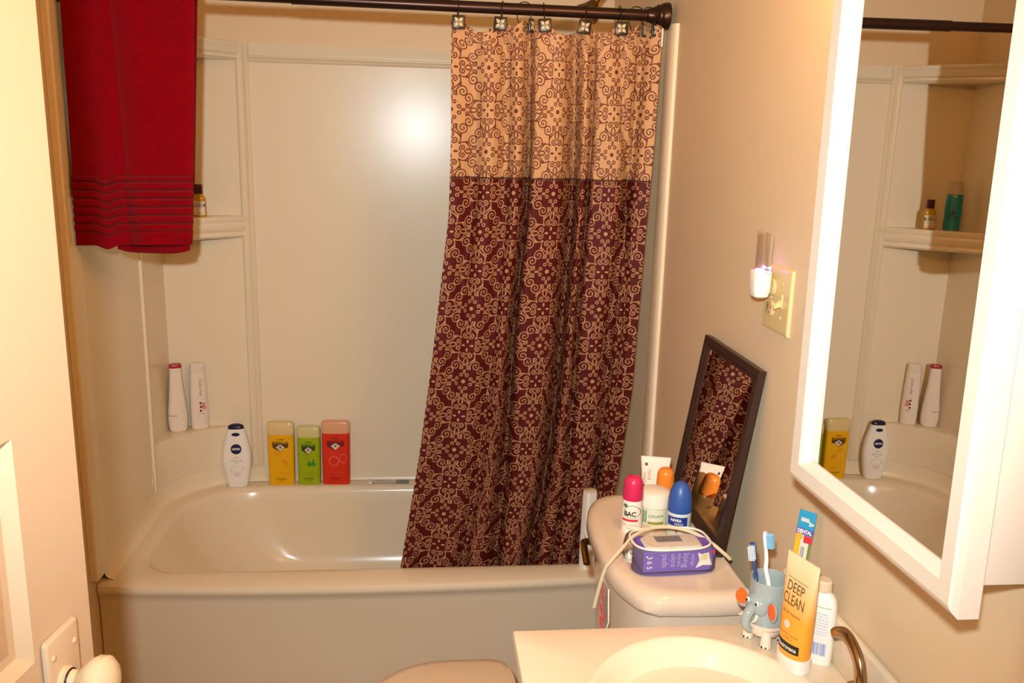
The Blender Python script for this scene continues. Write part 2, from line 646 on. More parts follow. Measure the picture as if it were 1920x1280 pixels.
# back panel, with a raised rib and a recessed field
bm = bmesh.new()
prof = [(.0, .774), (.0, YB), (.268, YB), (.272, YB - .010), (.279, YB - .013), (.286, YB - .010), (.290, YB - .003), (.296, YB - .010), (.302, YB - .012), (.308, YB - .008), (.312, YB),
        (1.20, YB), (1.206, YB - .010), (1.222, YB - .012), (1.236, YB - .010), (1.240, YB), (XR - .001, YB), (XR - .001, .774)]
sweep_vert(bm, prof, .43, ZS)
new_obj('back_panel', bm, M_fiber, sur)
bm = bmesh.new()          # head band above the recessed field: two soft rolls
rows = [(.004, ZS), (-.003, ZS - .001), (-.005, ZS - .004), (-.005, ZS - .040), (-.0085, ZS - .0435), (-.0085, ZS - .0465), (-.002, ZS - .049), (-.0005, ZS - .051), (-.007, ZS - .054), (-.0075, ZS - .0565), (-.003, ZS - .060), (.0005, ZS - .062)]
loft(bm, [[(x, YB + dy, z) for dy, z in rows] for x in (.313, 1.199)])
new_obj('head_band', bm, M_fiber, sur)
# tub flange: low cove between the tub deck and the panels, following the rounded corner
def corner_path(r, inset=0., x0=0., ylo=.03, xhi=1.515):
    cx, cy = .275, YB - .275
    pts = [(x0 + inset, ylo), (x0 + inset, .25)]
    rr = .275 - inset
    for i in range(17):
        a = pi - (pi / 2) * i / 16
        pts.append((cx + rr * cos(a), cy + rr * sin(a) + inset * .75 * (i / 16) ** 3))
    for x in (.5, .8, 1.1, 1.3, xhi):
        pts.append((x, YB - inset * .25))
    return pts
bm = bmesh.new()
pr = [(.030, .3705), (.014, .3745), (.007, .384), (.003, .402), (.001, .428), (-.0, .4335)]
pr2 = [(-.004, .4335), (-.004, .3705)]
loft(bm, [[(x, y, z) for x, y in corner_path(0, i)] for i, z in pr], closed=False)
new_obj('tub_flange', bm, M_fiber, sur)
# side panels
bm = bmesh.new()
sweep_vert(bm, [(-.009, -.034), (.006, -.034), (.010, -.030), (.012, -.01), (.012, .030), (.009, .042), (.001, .046), (.001, .508), (-.009, .508)], .40, ZS)
sweep_vert(bm, [(-.009, .508), (.001, .504), (.008, .507), (.010, .513), (.008, .519), (.001, .522), (.001, YB), (-.009, YB)], .434, ZS)
new_obj('side_panel', bm, M_fiber, sur)
bm = bmesh.new()
sweep_vert(bm, [(XR, -.036), (XR - .008, -.036), (XR - .012, -.030), (XR - .014, -.01), (XR - .014, .030), (XR - .010, .045), (XR - .002, .050), (XR - .002, .765), (XR, .765)], .372, ZS)
new_obj('side_panel', bm, M_fiber, sur)

def corner_shelf(name, z_lo, z_hi, lip=.012, bulge=.012):
    a, b = Vector((.0015, .525)), Vector((.285, YB - .0015))
    nrm = Vector((.61, -.79))
    nrm.normalize()
    def arc(off, z, bz):
        out = []
        for i in range(25):
            t = i / 24
            p = a.lerp(b, t) + nrm * (off + bz * 4 * t * (1 - t))
            out.append((max(p.x, .0015), min(p.y, YB - .0015), z))
        return out
    h = z_hi - z_lo
    rows = [(-.004, z_lo - .004, .0), (.0, z_lo, .0), (.004, z_lo + .003, bulge * .5), (.003, z_lo + h * .18, bulge * .6), (.000, z_lo + h * .24, bulge * .6), (.005, z_lo + h * .34, bulge * .8),
            (.006, z_lo + h * .60, bulge), (.003, z_lo + h * .70, bulge), (.007, z_lo + h * .80, bulge), (.007, z_lo + h * .94, bulge), (.003, z_hi, bulge)]
    rings = []
    for off, z, bz in rows:
        rings.append(arc(off, z, bz) + [(.285, YB + .004, z), (-.003, YB + .004, z), (-.003, .525, z)])
    bm = bmesh.new()
    loft(bm, rings)
    return new_obj(name, bm, M_fiber, sur)
corner_shelf('soap_shelf', 1.257, 1.326)
corner_shelf('head_shelf', 1.832, ZS - .001, bulge=.02)
# lower caddy ledge: rounded cove below, straighter edge above
bm = bmesh.new()
rings = []
for s in range(7):
    t = s / 6
    z = .434 + (.583 - .434) * t
    rg = []
    for i in range(25):
        a = pi - (pi / 2) * i / 24
        bx, by = .275 + .272 * cos(a), (YB - .275) + .272 * sin(a)
        u = i / 24
        tx, ty = .002 + .24 * u ** 1.1, .600 + (YB - .002 - .600) * (u ** .8)
        k = t ** 1.5
        rg.append((bx + (tx - bx) * k * .62, by + (ty - by) * k * .62, z))
    rings.append(rg + [(.275, YB + .004, z), (-.003, YB + .004, z), (-.003, .49, z)])
last = [(x + (.006 if i < 25 else 0) * -.5, y + (.004 if i < 25 else 0), .587) for i, (x, y, z) in enumerate(rings[-1])]
loft(bm, rings)
new_obj('caddy_ledge', bm, M_fiber, sur)

# ------------------------------------------------------------------ curtain rod
RY, RZ = .02, 1.911
rod = thing('shower_curtain_rod', 'dark bronze tension rod across the top of the tub alcove', 'curtain rod', (0, RY, RZ + .007))
rod.rotation_euler = (0, .0056, 0)
bm = bmesh.new()
tube(bm, [(.56, 0, 0), (1.50, 0, 0)], .0142, 24)
new_obj('outer_tube', bm, M_bronze, rod)
bm = bmesh.new()
tube(bm, [(.02, 0, 0), (.57, 0, 0)], .0122, 24)
new_obj('inner_tube', bm, M_bronze, rod)
for s, x0 in ((1, .0125), (-1, XR - .0145)):
    bm = bmesh.new()
    loft(bm, [[(x0 + s * dx, r * cos(2 * pi * i / 32), r * sin(2 * pi * i / 32)) for i in range(32)]
              for dx, r in ((0, .033), (.010, .033), (.014, .0315), (.018, .031), (.020, .029), (.026, .0265), (.030, .0275), (.034, .023), (.042, .020), (.050, .017), (.056, .0165), (.058, .0142))])
    new_obj('end_cup', bm, M_bronze, rod)

# ------------------------------------------------------------------ shower curtain
def curtain_y(t, z, tz):
    """fold depth (towards the tub) at normalised cloth position t and height fraction tz (0 top, 1 bottom)"""
    def lp(a, b, c):
        return a + (b - a) * tz / .5 if tz < .5 else b + (c - b) * (tz - .5) / .5
    env = .45 + .55 * min(1, tz * 5)
    y = 0
    for (p, wd, dp) in ((lp(.25, .27, .31), .035, .026), (lp(.36, .375, .48), .027, .05), (lp(.575, .60, .66), .034, .06),
                        (lp(.67, .70, .78), .017, .028), (lp(.91, .84, .93), .03, .03), (lp(.10, .11, .14), .05, .018), (lp(.79, .93, .86), .02, .014)):
        y += 1.3 * dp * env * math.exp(-((t - p) / wd) ** 2)
    y += .006 * sin(9 * t + 5 * tz) + .003 * sin(31 * t - 7 * tz)
    return y
Z_TOP, Z_VAL, Z_BOT = 1.888, 1.494, .26
NU = 260
def edge(z, pts):
    for (z0, x0), (z1, x1) in zip(pts, pts[1:]):
        if z >= z1:
            t = (z0 - z) / (z0 - z1)
            return x0 + (x1 - x0) * t
    return pts[-1][1]
LEFT = [(1.9, .951), (1.6, .952), (1.40, .946), (1.0, .902), (.7, .866), (.36, .816), (.2, .80)]
RIGHT = [(1.9, 1.489), (1.55, 1.488), (1.3, 1.485), (.9, 1.478), (.62, 1.458), (.36, 1.41), (.2, 1.40)]
def base_y(z):
    pts = [(1.9, .010), (1.6, .010), (1.0, .040), (.6, .085), (.42, .108), (.2, .125)]
    return edge(z, pts)
def cpt(i, z):
    t = i / NU
    tz = (Z_TOP - z) / (Z_TOP - Z_BOT)
    xl, xr = edge(z, LEFT), edge(z, RIGHT)
    x = xl + (xr - xl) * t + .006 * sin(23 * t + 2 * tz) * min(1, tz * 3)
    fy = curtain_y(t, z, tz)
    return Vector((x + .22 * fy, base_y(z) + fy, z))
# cloth coordinate from the arc length half way down
acc = [0.]
for i in range(NU):
    acc.append(acc[-1] + (cpt(i + 1, 1.2) - cpt(i, 1.2)).length)
hook_t = [.03, .235, .335, .43, .63, .795, .885, .965]
def sheet(name, z0, z1, nv, m, parent, off=0., top=False):
    bm = bmesh.new()
    uvl = bm.loops.layers.uv.new('UVMap')
    V = []
    for j in range(nv + 1):
        z = z0 + (z1 - z0) * j / nv
        row = []
        for i in range(NU + 1):
            p = cpt(i, z)
            p.y -= off
            if top:
                t = i / NU
                k = max(0, 1 - (z0 - z) / .10)
                dip = 0
                for a, b in zip(hook_t, hook_t[1:]):
                    if a <= t <= b:
                        dip = (b - a) * .17 * sin(pi * (t - a) / (b - a)) ** 1.0
                p.z -= dip * k
            row.append((bm.verts.new(p), (acc[i], z)))
        V.append(row)
    for j in range(nv):
        for i in range(NU):
            q = (V[j][i], V[j + 1][i], V[j + 1][i + 1], V[j][i + 1])
            f = bm.faces.new([a[0] for a in q])
            for l, a in zip(f.loops, q):
                l[uvl].uv = a[1]
    o = new_obj(name, bm, m, parent, recalc=False)
    md = o.modifiers.new('cloth_thickness', 'SOLIDIFY')
    md.thickness = .0014
    md.offset = 0
    return o
cur = thing('shower_curtain', 'maroon shower curtain with tan scroll pattern and pale top band, bunched to the right', 'shower curtain', (0, 0, 0))
M_low = curtain_mat('maroon_damask', '#4c0f0d', '#b98a64', .0145)
M_up = curtain_mat('tan_damask', '#bd9268', '#541410', .0175)
sheet('top_band', Z_TOP, Z_VAL - .002, 44, M_up, cur, .0022, True)
sheet('lower_panel', Z_VAL + .006, Z_BOT, 120, M_low, cur)
bm = bmesh.new()                              # seam cord under the pale band
tube(bm, [cpt(i, Z_VAL) - Vector((0, .0036, 0)) for i in range(0, NU + 1)], .0015, 6)
new_obj('seam', bm, mat('maroon_cord', '#3c100e', rough=.7), cur)
bm = bmesh.new()
box(bm, 1.4855, 1.4895, -.002, .010, 1.832, 1.878, .0015)
new_obj('liner_tab', bm, mat('white_vinyl', '#e4dcd2', rough=.4), cur)

# hooks with square medallions
HL = ['leftmost on the rod', 'second from the left', 'third from the left, seen edge-on', 'at the middle of the curtain top',
      'fifth from the left', 'third from the right', 'second from the right, seen edge-on', 'rightmost beside the end cup']
M_med = mat('dark_pewter', '#3b3028', rough=.35, metal=.6)
M_ivory = mat('ivory_enamel', '#c3b795', rough=.35, var=.15, vscale=200)
def make_hook():
    t = thing('curtain_hook', '', 'curtain hook')
    bm = bmesh.new()
    P = [(0, .012, -.036), (0, .018, -.018), (0, .0195, .004), (0, .012, .0155), (0, -.002, .0185), (0, -.015, .011), (0, -.0185, -.006), (0, -.0175, -.026), (0, -.016, -.034)]
    tube(bm, spline(P, 5), .0013, 8)
    new_obj('wire', bm, M_bronze, t)
    bm = bmesh.new()
    box(bm, -.0165, .0165, -.0225, -.0165, -.0545, -.0215, .003, 2)
    md = new_obj('medallion', bm, M_med, t)
    bm = bmesh.new()
    for sx in (-1, 1):
        for sz in (-1, 1):
            ellipsoid(bm, (sx * .0052, -.0228, -.038 + sz * .0052), .0046, .0016, .0046, 12)
            ellipsoid(bm, (sx * .0088, -.0228, -.038 + sz * .0088), .0022, .0014, .0022, 8)
    ellipsoid(bm, (0, -.0235, -.038), .002, .0014, .002, 8)
    new_obj('inlay', bm, M_ivory, md)
    return t
hook0 = make_hook()
def dup(root, loc, rz=0., rot=None):
    r = root.copy()
    COL.objects.link(r)
    r.location = loc
    r.rotation_euler = rot if rot else (0, 0, rz)
    for ch in list(root.children):
        c = ch.copy()
        COL.objects.link(c)
        c.parent = r
        for g in list(ch.children):
            d = g.copy()
            COL.objects.link(d)
            d.parent = c
    return r
hx = [.968, 1.0785, 1.1345, 1.1845, 1.289, 1.379, 1.422, 1.4535]
hr = [.05, -.15, 1.15, -.12, .08, .0, 1.2, .9]
for i, x in enumerate(hx):
    h = hook0 if i == 0 else dup(hook0, (0, 0, 0))
    h.location = (x, RY, RZ)
    h.rotation_euler = (0, R((0, 4, 0, -5, 6, -3, 0, 0)[i]), hr[i])
    h['label'] = 'bronze curtain hook with square ivory medallion, ' + HL[i]
    h['group'] = 'curtain hooks with medallions'

# ------------------------------------------------------------------ red towel over the rod
M_towel = terry_mat('red_terry', '#87000e')
tow = thing('bath_towel', 'dark red terry bath towel folded over the left of the curtain rod', 'towel', (0, 0, 0))
def towel_front():
    """folded lengthwise: inner leaf, round the right edge, outer leaf; hung over the rod"""
    bm = bmesh.new()
    NS, NZ = 110, 460
    def section(s):
        # s 0..1 across outer leaf from left to right
        return s
    zt = RZ + .024
    rows = []
    zb_front, zb_back = 1.305, 1.42
    # path along the drape: front bottom -> up -> over rod -> back bottom
    for j in range(NZ + 1):
        u = j / NZ
        rows.append(u)
    V = []
    for u in rows:
        row = []
        for i in range(NS + 1):
            s = i / NS
            # bottom line of the outer leaf climbs a little in the middle
            zb = zb_front + .006 * s - .010 * math.exp(-((s - .27) / .07) ** 2)
            Lf = zt - zb
            Lo = .060
            Lb = zt - zb_back
            L = u * (Lf + Lo + Lb)
            if L < Lf:
                z = zb + L
                y = RY - .022
                h = L / Lf
            elif L < Lf + Lo:
                a = pi * (L - Lf) / Lo
                y = RY - .022 * cos(a)
                z = zt + .018 * sin(a) - .004
                h = 1
            else:
                z = zt - (L - Lf - Lo)
                y = RY + .022
                h = 1 - (L - Lf - Lo) / Lb
            xl = .028 - .010 * (1 - h)
            xr = .333 - .035 * (1 - h) - .003 * max(0, (.10 - h)) / .10
            if L < Lf:
                fold = .010 * math.exp(-((s - .47 + .12 * h) / .035) ** 2) - .007 * math.exp(-((s - .62 + .1 * h) / .09) ** 2) + .006 * math.exp(-((s - .17) / .05) ** 2) * (1 - h)
                y += fold * (.4 + .6 * (1 - h))
                # woven border: six ribs
                zz = z - (zb_front + .030 * 1)
                hh = z - zb
                if .034 < hh < .168:
                    q = (hh - .034) / .134 * 6.5
                    y -= .0085 * (1 - abs(cos(pi * q)) ** 5) - .002
                elif hh <= .03:
                    y -= .0022
                y -= .0015 * sin(13 * s + 9 * h)
            x = xl + (xr - xl) * s
            # the rounded folded edge on the right
            if s > .93 and L < Lf:
                k = (s - .93) / .07
                y += .012 * k * k
            row.append(bm.verts.new((x, y, z)))
        V.append(row)
    for a, b in zip(V, V[1:]):
        for i in range(NS):
            bm.faces.new((a[i], a[i + 1], b[i + 1], b[i]))
    return bm
o = new_obj('outer_leaf', towel_front(), M_towel, tow)
md = o.modifiers.new('pile_thickness', 'SOLIDIFY')
md.thickness = .007
md.offset = 0
# inner leaf: rolls out under the outer leaf at the bottom right
bm = bmesh.new()
rows = []
for j in range(41):
    h = j / 40
    z = 1.290 + h * .60
    row = []
    for i in range(41):
        s = i / 40
        xl, xr = .112, .288 + .030 * h
        x = xl + (xr - xl) * s
        y = RY - .006 + .008 * (1 - h) * sin(pi * s) + .004 * sin(6 * s)
        dz = .010 * (2 * s - 1) ** 4 * (1 - h) ** 6
        row.append(Vector((x, y, z + dz)))
    rows.append(row)
front = []
# lower lip turns forward and up inside the outer leaf
for k, (dy, dz) in enumerate(((-.012, .012), (-.011, .003), (-.006, -.002))):
    front.append([p + Vector((0, dy * sin(pi * min(max(i / 40, .02), .98)) ** .4, dz)) for i, p in enumerate(rows[0])])
rows = front + rows
V = [[bm.verts.new(p) for p in r] for r in rows]
for a, b in zip(V, V[1:]):
    for i in range(40):
        bm.faces.new((a[i], a[i + 1], b[i + 1], b[i]))
o = new_obj('inner_leaf', bm, M_towel, tow)
md = o.modifiers.new('pile_thickness', 'SOLIDIFY')
md.thickness = .006
md.offset = 0

# ------------------------------------------------------------------ shower arm and head, hidden behind curtain but for a sliver
sh = thing('shower_fixture', 'brass shower head on its arm above the curtain rod', 'shower head', (XR - .002, .40, 2.06))
bm = bmesh.new()
tube(bm, spline([(0, 0, 0), (-.05, 0, .004), (-.10, 0, -.022), (-.135, 0, -.066)], 6), .0085, 16)
new_obj('arm', bm, M_brass, sh)
bm = bmesh.new()
loft(bm, [[(-dx, r * cos(2 * pi * i / 28), r * sin(2 * pi * i / 28)) for i in range(28)] for dx, r in ((-.001, .03), (.004, .029), (.009, .018), (.010, .009))])
new_obj('escutcheon', bm, M_brass, sh)
bm = bmesh.new()
secs(bm, [(-.050, .038, .038, 2), (-.040, .038, .038, 2), (-.022, .024, .024, 2), (0, .013, .013, 2)], 28)
for v in bm.verts:
    v.co = Matrix.Rotation(R(35), 4, 'Y') @ v.co + Vector((-.133, 0, -.062))
new_obj('spray_head', bm, M_brass, sh)

# ------------------------------------------------------------------ bottles in the tub alcove
def label_text(parent, bvh, items, name, m, off=.0006, ang=0.):
    for it in items:
        bm = bmesh.new()
        text_patch(bm, *it[:4], **(it[4] if len(it) > 4 else {}))
        wrap(name, bm, bvh, m, parent, off, ang)

def shower_gel(label, loc, wd, ht, cap_h, c_body, c_cap, c_logo, c_text, c_art, art):
    t = thing('shower_gel_bottle', label, 'bottle', loc, R(-2), group='fruit shower gels on the back ledge')
    hw = wd / 2
    hb = ht - cap_h
    bm = bmesh.new()
    secs(bm, smooth_secs([(0, hw * .86, .0165, 4), (.004, hw * .94, .018, 4), (hb * .3, hw * .955, .0185, 4), (hb * .75, hw * .97, .0185, 4), (hb - .004, hw * .965, .018, 4), (hb, hw * .95, .0175, 4)], 4))
    body = new_obj('body', bm, mat('gel_' + c_body, c_body, rough=.28, var=.03), t)
    bm = bmesh.new()
    secs(bm, [(hb + .0005, hw * .95, .0178, 4), (hb + .002, hw * .985, .0185, 4), (ht - .008, hw * .97, .018, 4), (ht - .003, hw * .93, .0165, 3.6), (ht - .001, hw * .84, .0135, 3), (ht, hw * .6, .008, 2.4)])
    new_obj('cap', bm, mat('cap_' + c_cap, c_cap, rough=.3, var=.02), t)
    bv = bvh_of(body)
    ink = mat('ink_' + c_logo, c_logo, rough=.45)
    z1 = hb - .022
    label_text(t, bv, [('Le Petit', 0, z1 + .006, .0085, dict(stroke=.0002)), ('MARSEILLAIS', 0, z1 - .006, .011, dict(width=wd * .60, stroke=.0004))], 'brand_lettering', ink)
    bm = bmesh.new()
    box_pts = [(-.30, -.010), (.30, -.010), (.28, -.024), (.12, -.026), (0, -.040), (-.12, -.026), (-.28, -.024)]
    poly_patch(bm, [(x * wd, z1 + z) for x, z in box_pts])
    wrap('logo_shield', bm, bv, ink, t, .0005)
    bm = bmesh.new()
    poly_patch(bm, [(-.16 * wd, z1 - .022), (0, z1 - .012), (.16 * wd, z1 - .022), (.0, z1 - .038)])
    pt = wrap('logo_medallion', bm, bv, mat('silver_print', '#d6cbbb', rough=.35), t, .0009)
    bm = bmesh.new()
    disc_patch(bm, 0, z1 - .0225, .0045)
    wrap('medallion_eye', bm, bv, mat('grey_print', '#6d6560', rough=.4), t, .0012)
    ti = mat('ink_' + c_text, c_text, rough=.5)
    label_text(t, bv, [('Douche', -.12 * wd, z1 - .045, .0075), ('Creme', -.1 * wd, z1 - .054, .0075), ('peau douce', .12 * wd, .045, .007), ('soin', .12 * wd, .037, .0065)], 'small_print', ti)
    label_text(t, bv, [('Gel douche', 0, .024, .0075, dict(stroke=.0002)), ('250 ml', 0, .016, .0065)], 'volume_print', ink)
    bm = bmesh.new()
    art(bm, wd, hb)
    wrap('fruit_art', bm, bv, mat('art_' + c_art, c_art, rough=.45, var=.25, vscale=300), t, .0007)
    return t
def art_lemon(bm, wd, hb):
    for a in (20, 60, 100):
        disc_patch(bm, .10 * wd + .012 * cos(R(a)), hb * .42 + .012 * sin(R(a)), .0035, .009)
def art_leaf(bm, wd, hb):
    disc_patch(bm, .16 * wd, hb * .44, .014, .007)
    disc_patch(bm, .02 * wd, hb * .455, .006, .011)
    disc_patch(bm, .2 * wd, hb * .50, .004, .010)
def art_swirl(bm, wd, hb):
    disc_patch(bm, -.06 * wd, hb * .47, .019, .019, r0=.78)
    disc_patch(bm, .26 * wd, hb * .52, .013, .018, r0=.8)
GY = .7285
shower_gel('yellow shower gel bottle with cream cap on the tub ledge', (.378, GY, .3705), .096, .2335, .046, '#e3a90c', '#dcc38a', '#5a3a10', '#c9650f', '#d98e12', art_lemon)
shower_gel('short lime green shower gel bottle between the yellow and red ones', (.4755, GY, .3705), .083, .2165, .040, '#95ab12', '#cfc689', '#2d3f0c', '#b06a14', '#3f8f22', art_leaf)
shower_gel('red orange shower gel bottle with peach cap on the tub ledge', (.571, GY, .3705), .103, .236, .045, '#d3301a', '#dda57d', '#6e1216', '#e2603a', '#df6045', art_swirl)

# white lotion bottle with round navy logo
t = thing('body_wash_bottle', 'white body wash bottle with round navy logo, left of the yellow gel', 'bottle', (.2265, .713, .3705), R(4))
bm = bmesh.new()
S = [(0, .030, .016, 3), (.006, .034, .018, 3), (.05, .043, .021, 3), (.095, .0485, .022, 3), (.130, .0475, .021, 3), (.165, .041, .019, 3), (.190, .034, .0165, 3), (.214, .0285, .015, 2.6)]
secs(bm, smooth_secs(S, 5))
body = new_obj('body', bm, M_white, t)
bm = bmesh.new()
secs(bm, [(.2145, .0275, .0145, 2.6), (.222, .0268, .0145, 2.6), (.227, .022, .012, 2.3), (.2305, .012, .007, 2)])
cap = new_obj('cap', bm, mat('navy_plastic', '#141334', rough=.3), t)
bv = bvh_of(body)
M_navy = mat('navy_print', '#151a4a', rough=.4)
bm = bmesh.new()
disc_patch(bm, 0, .1435, .0185)
wrap('round_logo', bm, bv, M_navy, t, .0006)
label_text(t, bv, [('NIVEA', 0, .1435, .0105, dict(stroke=.0004, width=.028))], 'logo_lettering', M_white, .0011)
bm = bmesh.new()
disc_patch(bm, .0, .196, .014, .0065)
wrap('cap_oval', bm, bv, M_navy, t, .0006)
label_text(t, bv, [('body', 0, .113, .008), ('shower milk', 0, .101, .008), ('care', 0, .093, .008), ('250 ml', 0, .044, .007), ('soft skin', 0, .052, .0075)], 'small_print', mat('grey_blue_print', '#8c8a86', rough=.5), .0007)
bm = bmesh.new()
disc_patch(bm, 0, .070, .0225, .0135, r0=.93)
wrap('drop_art', bm, bv, mat('pale_print', '#b9b3a2', rough=.5), t, .0007)

# two shampoo bottles on the caddy ledge
def shampoo(name, label, loc, rz, S, rot=0):
    t = thing(name, label, 'bottle', loc, rz, group='shampoo bottles on the corner ledge')
    bm = bmesh.new()
    secs(bm, smooth_secs(S, 5))
    return t, new_obj('body', bm, mat('pearl_plastic', '#ead9c8', rough=.28, var=.02), t)
S = [(0, .0235, .017, 2.6), (.006, .0285, .019, 2.6), (.030, .0320, .021, 2.5), (.065, .0315, .020, 2.5), (.12, .0262, .0185, 2.6), (.18, .0215, .0165, 3), (.226, .0192, .0155, 3.4)]
t, body = shampoo('shampoo_bottle', 'tapered white shampoo bottle with red top in the tub corner', (.036, .697, .5835), R(20), S)
bm = bmesh.new()
secs(bm, [(.2262, .0192, .0155, 3.4), (.228, .0202, .0162, 3.4), (.236, .0200, .016, 3.4), (.2385, .0185, .0145, 3.2)])
new_obj('cap', bm, mat('cherry_plastic', '#a81f31', rough=.3), t)
label_text(t, bvh_of(body), [('shampoo', -.017, .06, .008)], 'side_print', mat('grey_print', '#6d6560', rough=.4))
S = [(0, .0245, .0165, 2.4), (.006, .029, .019, 2.4), (.06, .0305, .020, 2.4), (.14, .0285, .0195, 2.4), (.205, .0262, .018, 2.4)]
t, body = shampoo('conditioner_bottle', 'white conditioner bottle with pink blossom print, next to the red-topped one', (.100, .7305, .5835), R(20), S)
bm = bmesh.new()
secs(bm, [(.2055, .0258, .0178, 2.4), (.207, .0263, .0181, 2.4), (.230, .0245, .017, 2.4), (.2345, .020, .013, 2.2)])
new_obj('cap', bm, mat('pearl_cap', '#e4d6c6', rough=.3), t)
bv = bvh_of(body)
label_text(t, bv, [('Color last', .006, .150, .0135, dict(rot=-pi / 2, width=.062))], 'lettering', mat('grey_print', '#6d6560', rough=.4))
bm = bmesh.new()
for x, z in ((.0035, .094), (.004, .080), (.0035, .066)):
    disc_patch(bm, x, z, .0036, .0042)
wrap('dark_petals', bm, bv, mat('wine_print', '#5d1026', rough=.45), t, .001)
bm = bmesh.new()
for x, z in ((.013, .088), (.015, .077), (.0105, .082)):
    disc_patch(bm, x, z, .0062, .008)
wrap('pink_petals', bm, bv, mat('pink_print', '#dd8d8c', rough=.45), t, .0007)
label_text(t, bv, [('250ml', .010, .055, .006)], 'volume_print', mat('grey_print', '#6d6560', rough=.4))

# oil bottle and teal bottle on the corner soap shelf
t = thing('bath_oil_bottle', 'small golden oil bottle with brown cap on the corner shelf beside the towel', 'bottle', (.1475, .685, 1.3262), R(8))
bm = bmesh.new()
secs(bm, smooth_secs([(0, .019, .012, 3), (.003, .0215, .014, 3), (.030, .0215, .0142, 3), (.058, .0212, .014, 3), (.068, .017, .0125, 2.6), (.074, .0105, .0105, 2)], 4))
body = new_obj('body', bm, mat('golden_oil', '#b98a1c', rough=.08, var=.2, spec=.6, vscale=80), t)
bm = bmesh.new()
secs(bm, [(.074, .0125, .0125, 2), (.0755, .0135, .0135, 2), (.103, .0132, .0132, 2), (.1045, .0115, .0115, 2)], 28)
new_obj('cap', bm, mat('brown_cap', '#4a1a12', rough=.3), t)
bv = bvh_of(body)
bm = bmesh.new()
grid_patch(bm, -.019, .019, .006, .050, 12, 4)
wrap('label', bm, bv, mat('cream_label', '#d9c8ab', rough=.5), t, .0005)
bm = bmesh.new()
grid_patch(bm, -.019, .019, .032, .040, 12, 2)
wrap('black_band', bm, bv, M_ink, t, .0009)
label_text(t, bv, [('BATH OIL', 0, .036, .0075, dict(stroke=.0003)), ], 'band_lettering', M_white, .0013)
label_text(t, bv, [('soothing', 0, .045, .006), ('100ml', 0, .011, .006)], 'small_print', M_ink, .0009)

t = thing('face_wash_bottle', 'tall teal bottle with clear cap on the corner shelf, reflected in the cabinet mirror', 'bottle', (.075, .660, 1.3262), R(35))
bm = bmesh.new()
secs(bm, smooth_secs([(0, .023, .020, 2.6), (.004, .027, .023, 2.6), (.06, .028, .0235, 2.6), (.118, .027, .023, 2.6), (.124, .024, .021, 2.4)], 4))
body = new_obj('body', bm, mat('teal_liquid', '#1f7f86', rough=.12, var=.08, spec=.6), t)
bm = bmesh.new()
secs(bm, [(.124, .022, .020, 2.4), (.126, .0245, .0215, 2.4), (.163, .0225, .0205, 2.4), (.168, .016, .014, 2.2)])
new_obj('cap', bm, mat('frosted_cap', '#c7b393', rough=.15, alpha=.75), t)
bv = bvh_of(body)
label_text(t, bv, [('oil free', 0, .085, .012, dict(rot=-pi / 2)), ('WASH', 0, .045, .012)], 'lettering', mat('deep_blue_print', '#0e2f49', rough=.4))
bm = bmesh.new()
disc_patch(bm, 0, .060, .008)
wrap('label_spot', bm, bv, mat('deep_blue_print', '#0e2f49', rough=.4), t)

# clear razor on the back ledge
t = thing('razor', 'clear plastic razor with grey green grip lying on the tub ledge', 'razor', (.76, .717, .3707), R(-2))
bm = bmesh.new()
tube(bm, spline([(-.062, 0, .006), (-.03, 0, .0075), (.0, 0, .007), (.03, 0, .006)], 6), [(.006, .005)] * 19, 12)
new_obj('handle', bm, clear_mat('clear_acrylic', '#e8dcc8', dens=.35), t)
bm = bmesh.new()
tube(bm, [(.025, 0, .0065), (.065, 0, .0065), (.072, 0, .0065)], [.0062, .0062, .004], 12)
new_obj('grip', bm, mat('sage_rubber', '#76796a', rough=.5), t)
bm = bmesh.new()
box(bm, -.074, -.060, -.018, .018, .0005, .0105, .002)
new_obj('head', bm, mat('pearl_plastic', '#ead9c8'), t)

# white bottle on the tub rim by the toilet tank
t = thing('lotion_bottle', 'slim white bottle standing on the tub rim beside the toilet tank', 'bottle', (1.3665, .045, .3705), R(28))
bm = bmesh.new()
secs(bm, smooth_secs([(0, .019, .0165, 4), (.003, .0205, .018, 4), (.09, .0205, .0175, 5), (.18, .0190, .0155, 5), (.232, .0180, .0145, 5), (.235, .017, .0135, 5)], 3))
body = new_obj('body', bm, M_white, t)
bm = bmesh.new()
secs(bm, [(.2352, .0165, .013, 5), (.2365, .0178, .0142, 5), (.240, .0176, .014, 5), (.2415, .016, .0125, 4)])
new_obj('cap', bm, mat('cream_cap', '#d8c3a2', rough=.4), t)
label_text(t, bvh_of(body), [('conditioner', 0, .085, .011, dict(rot=pi / 2))], 'side_print', mat('grey_print', '#6d6560'), .0006, R(-62))

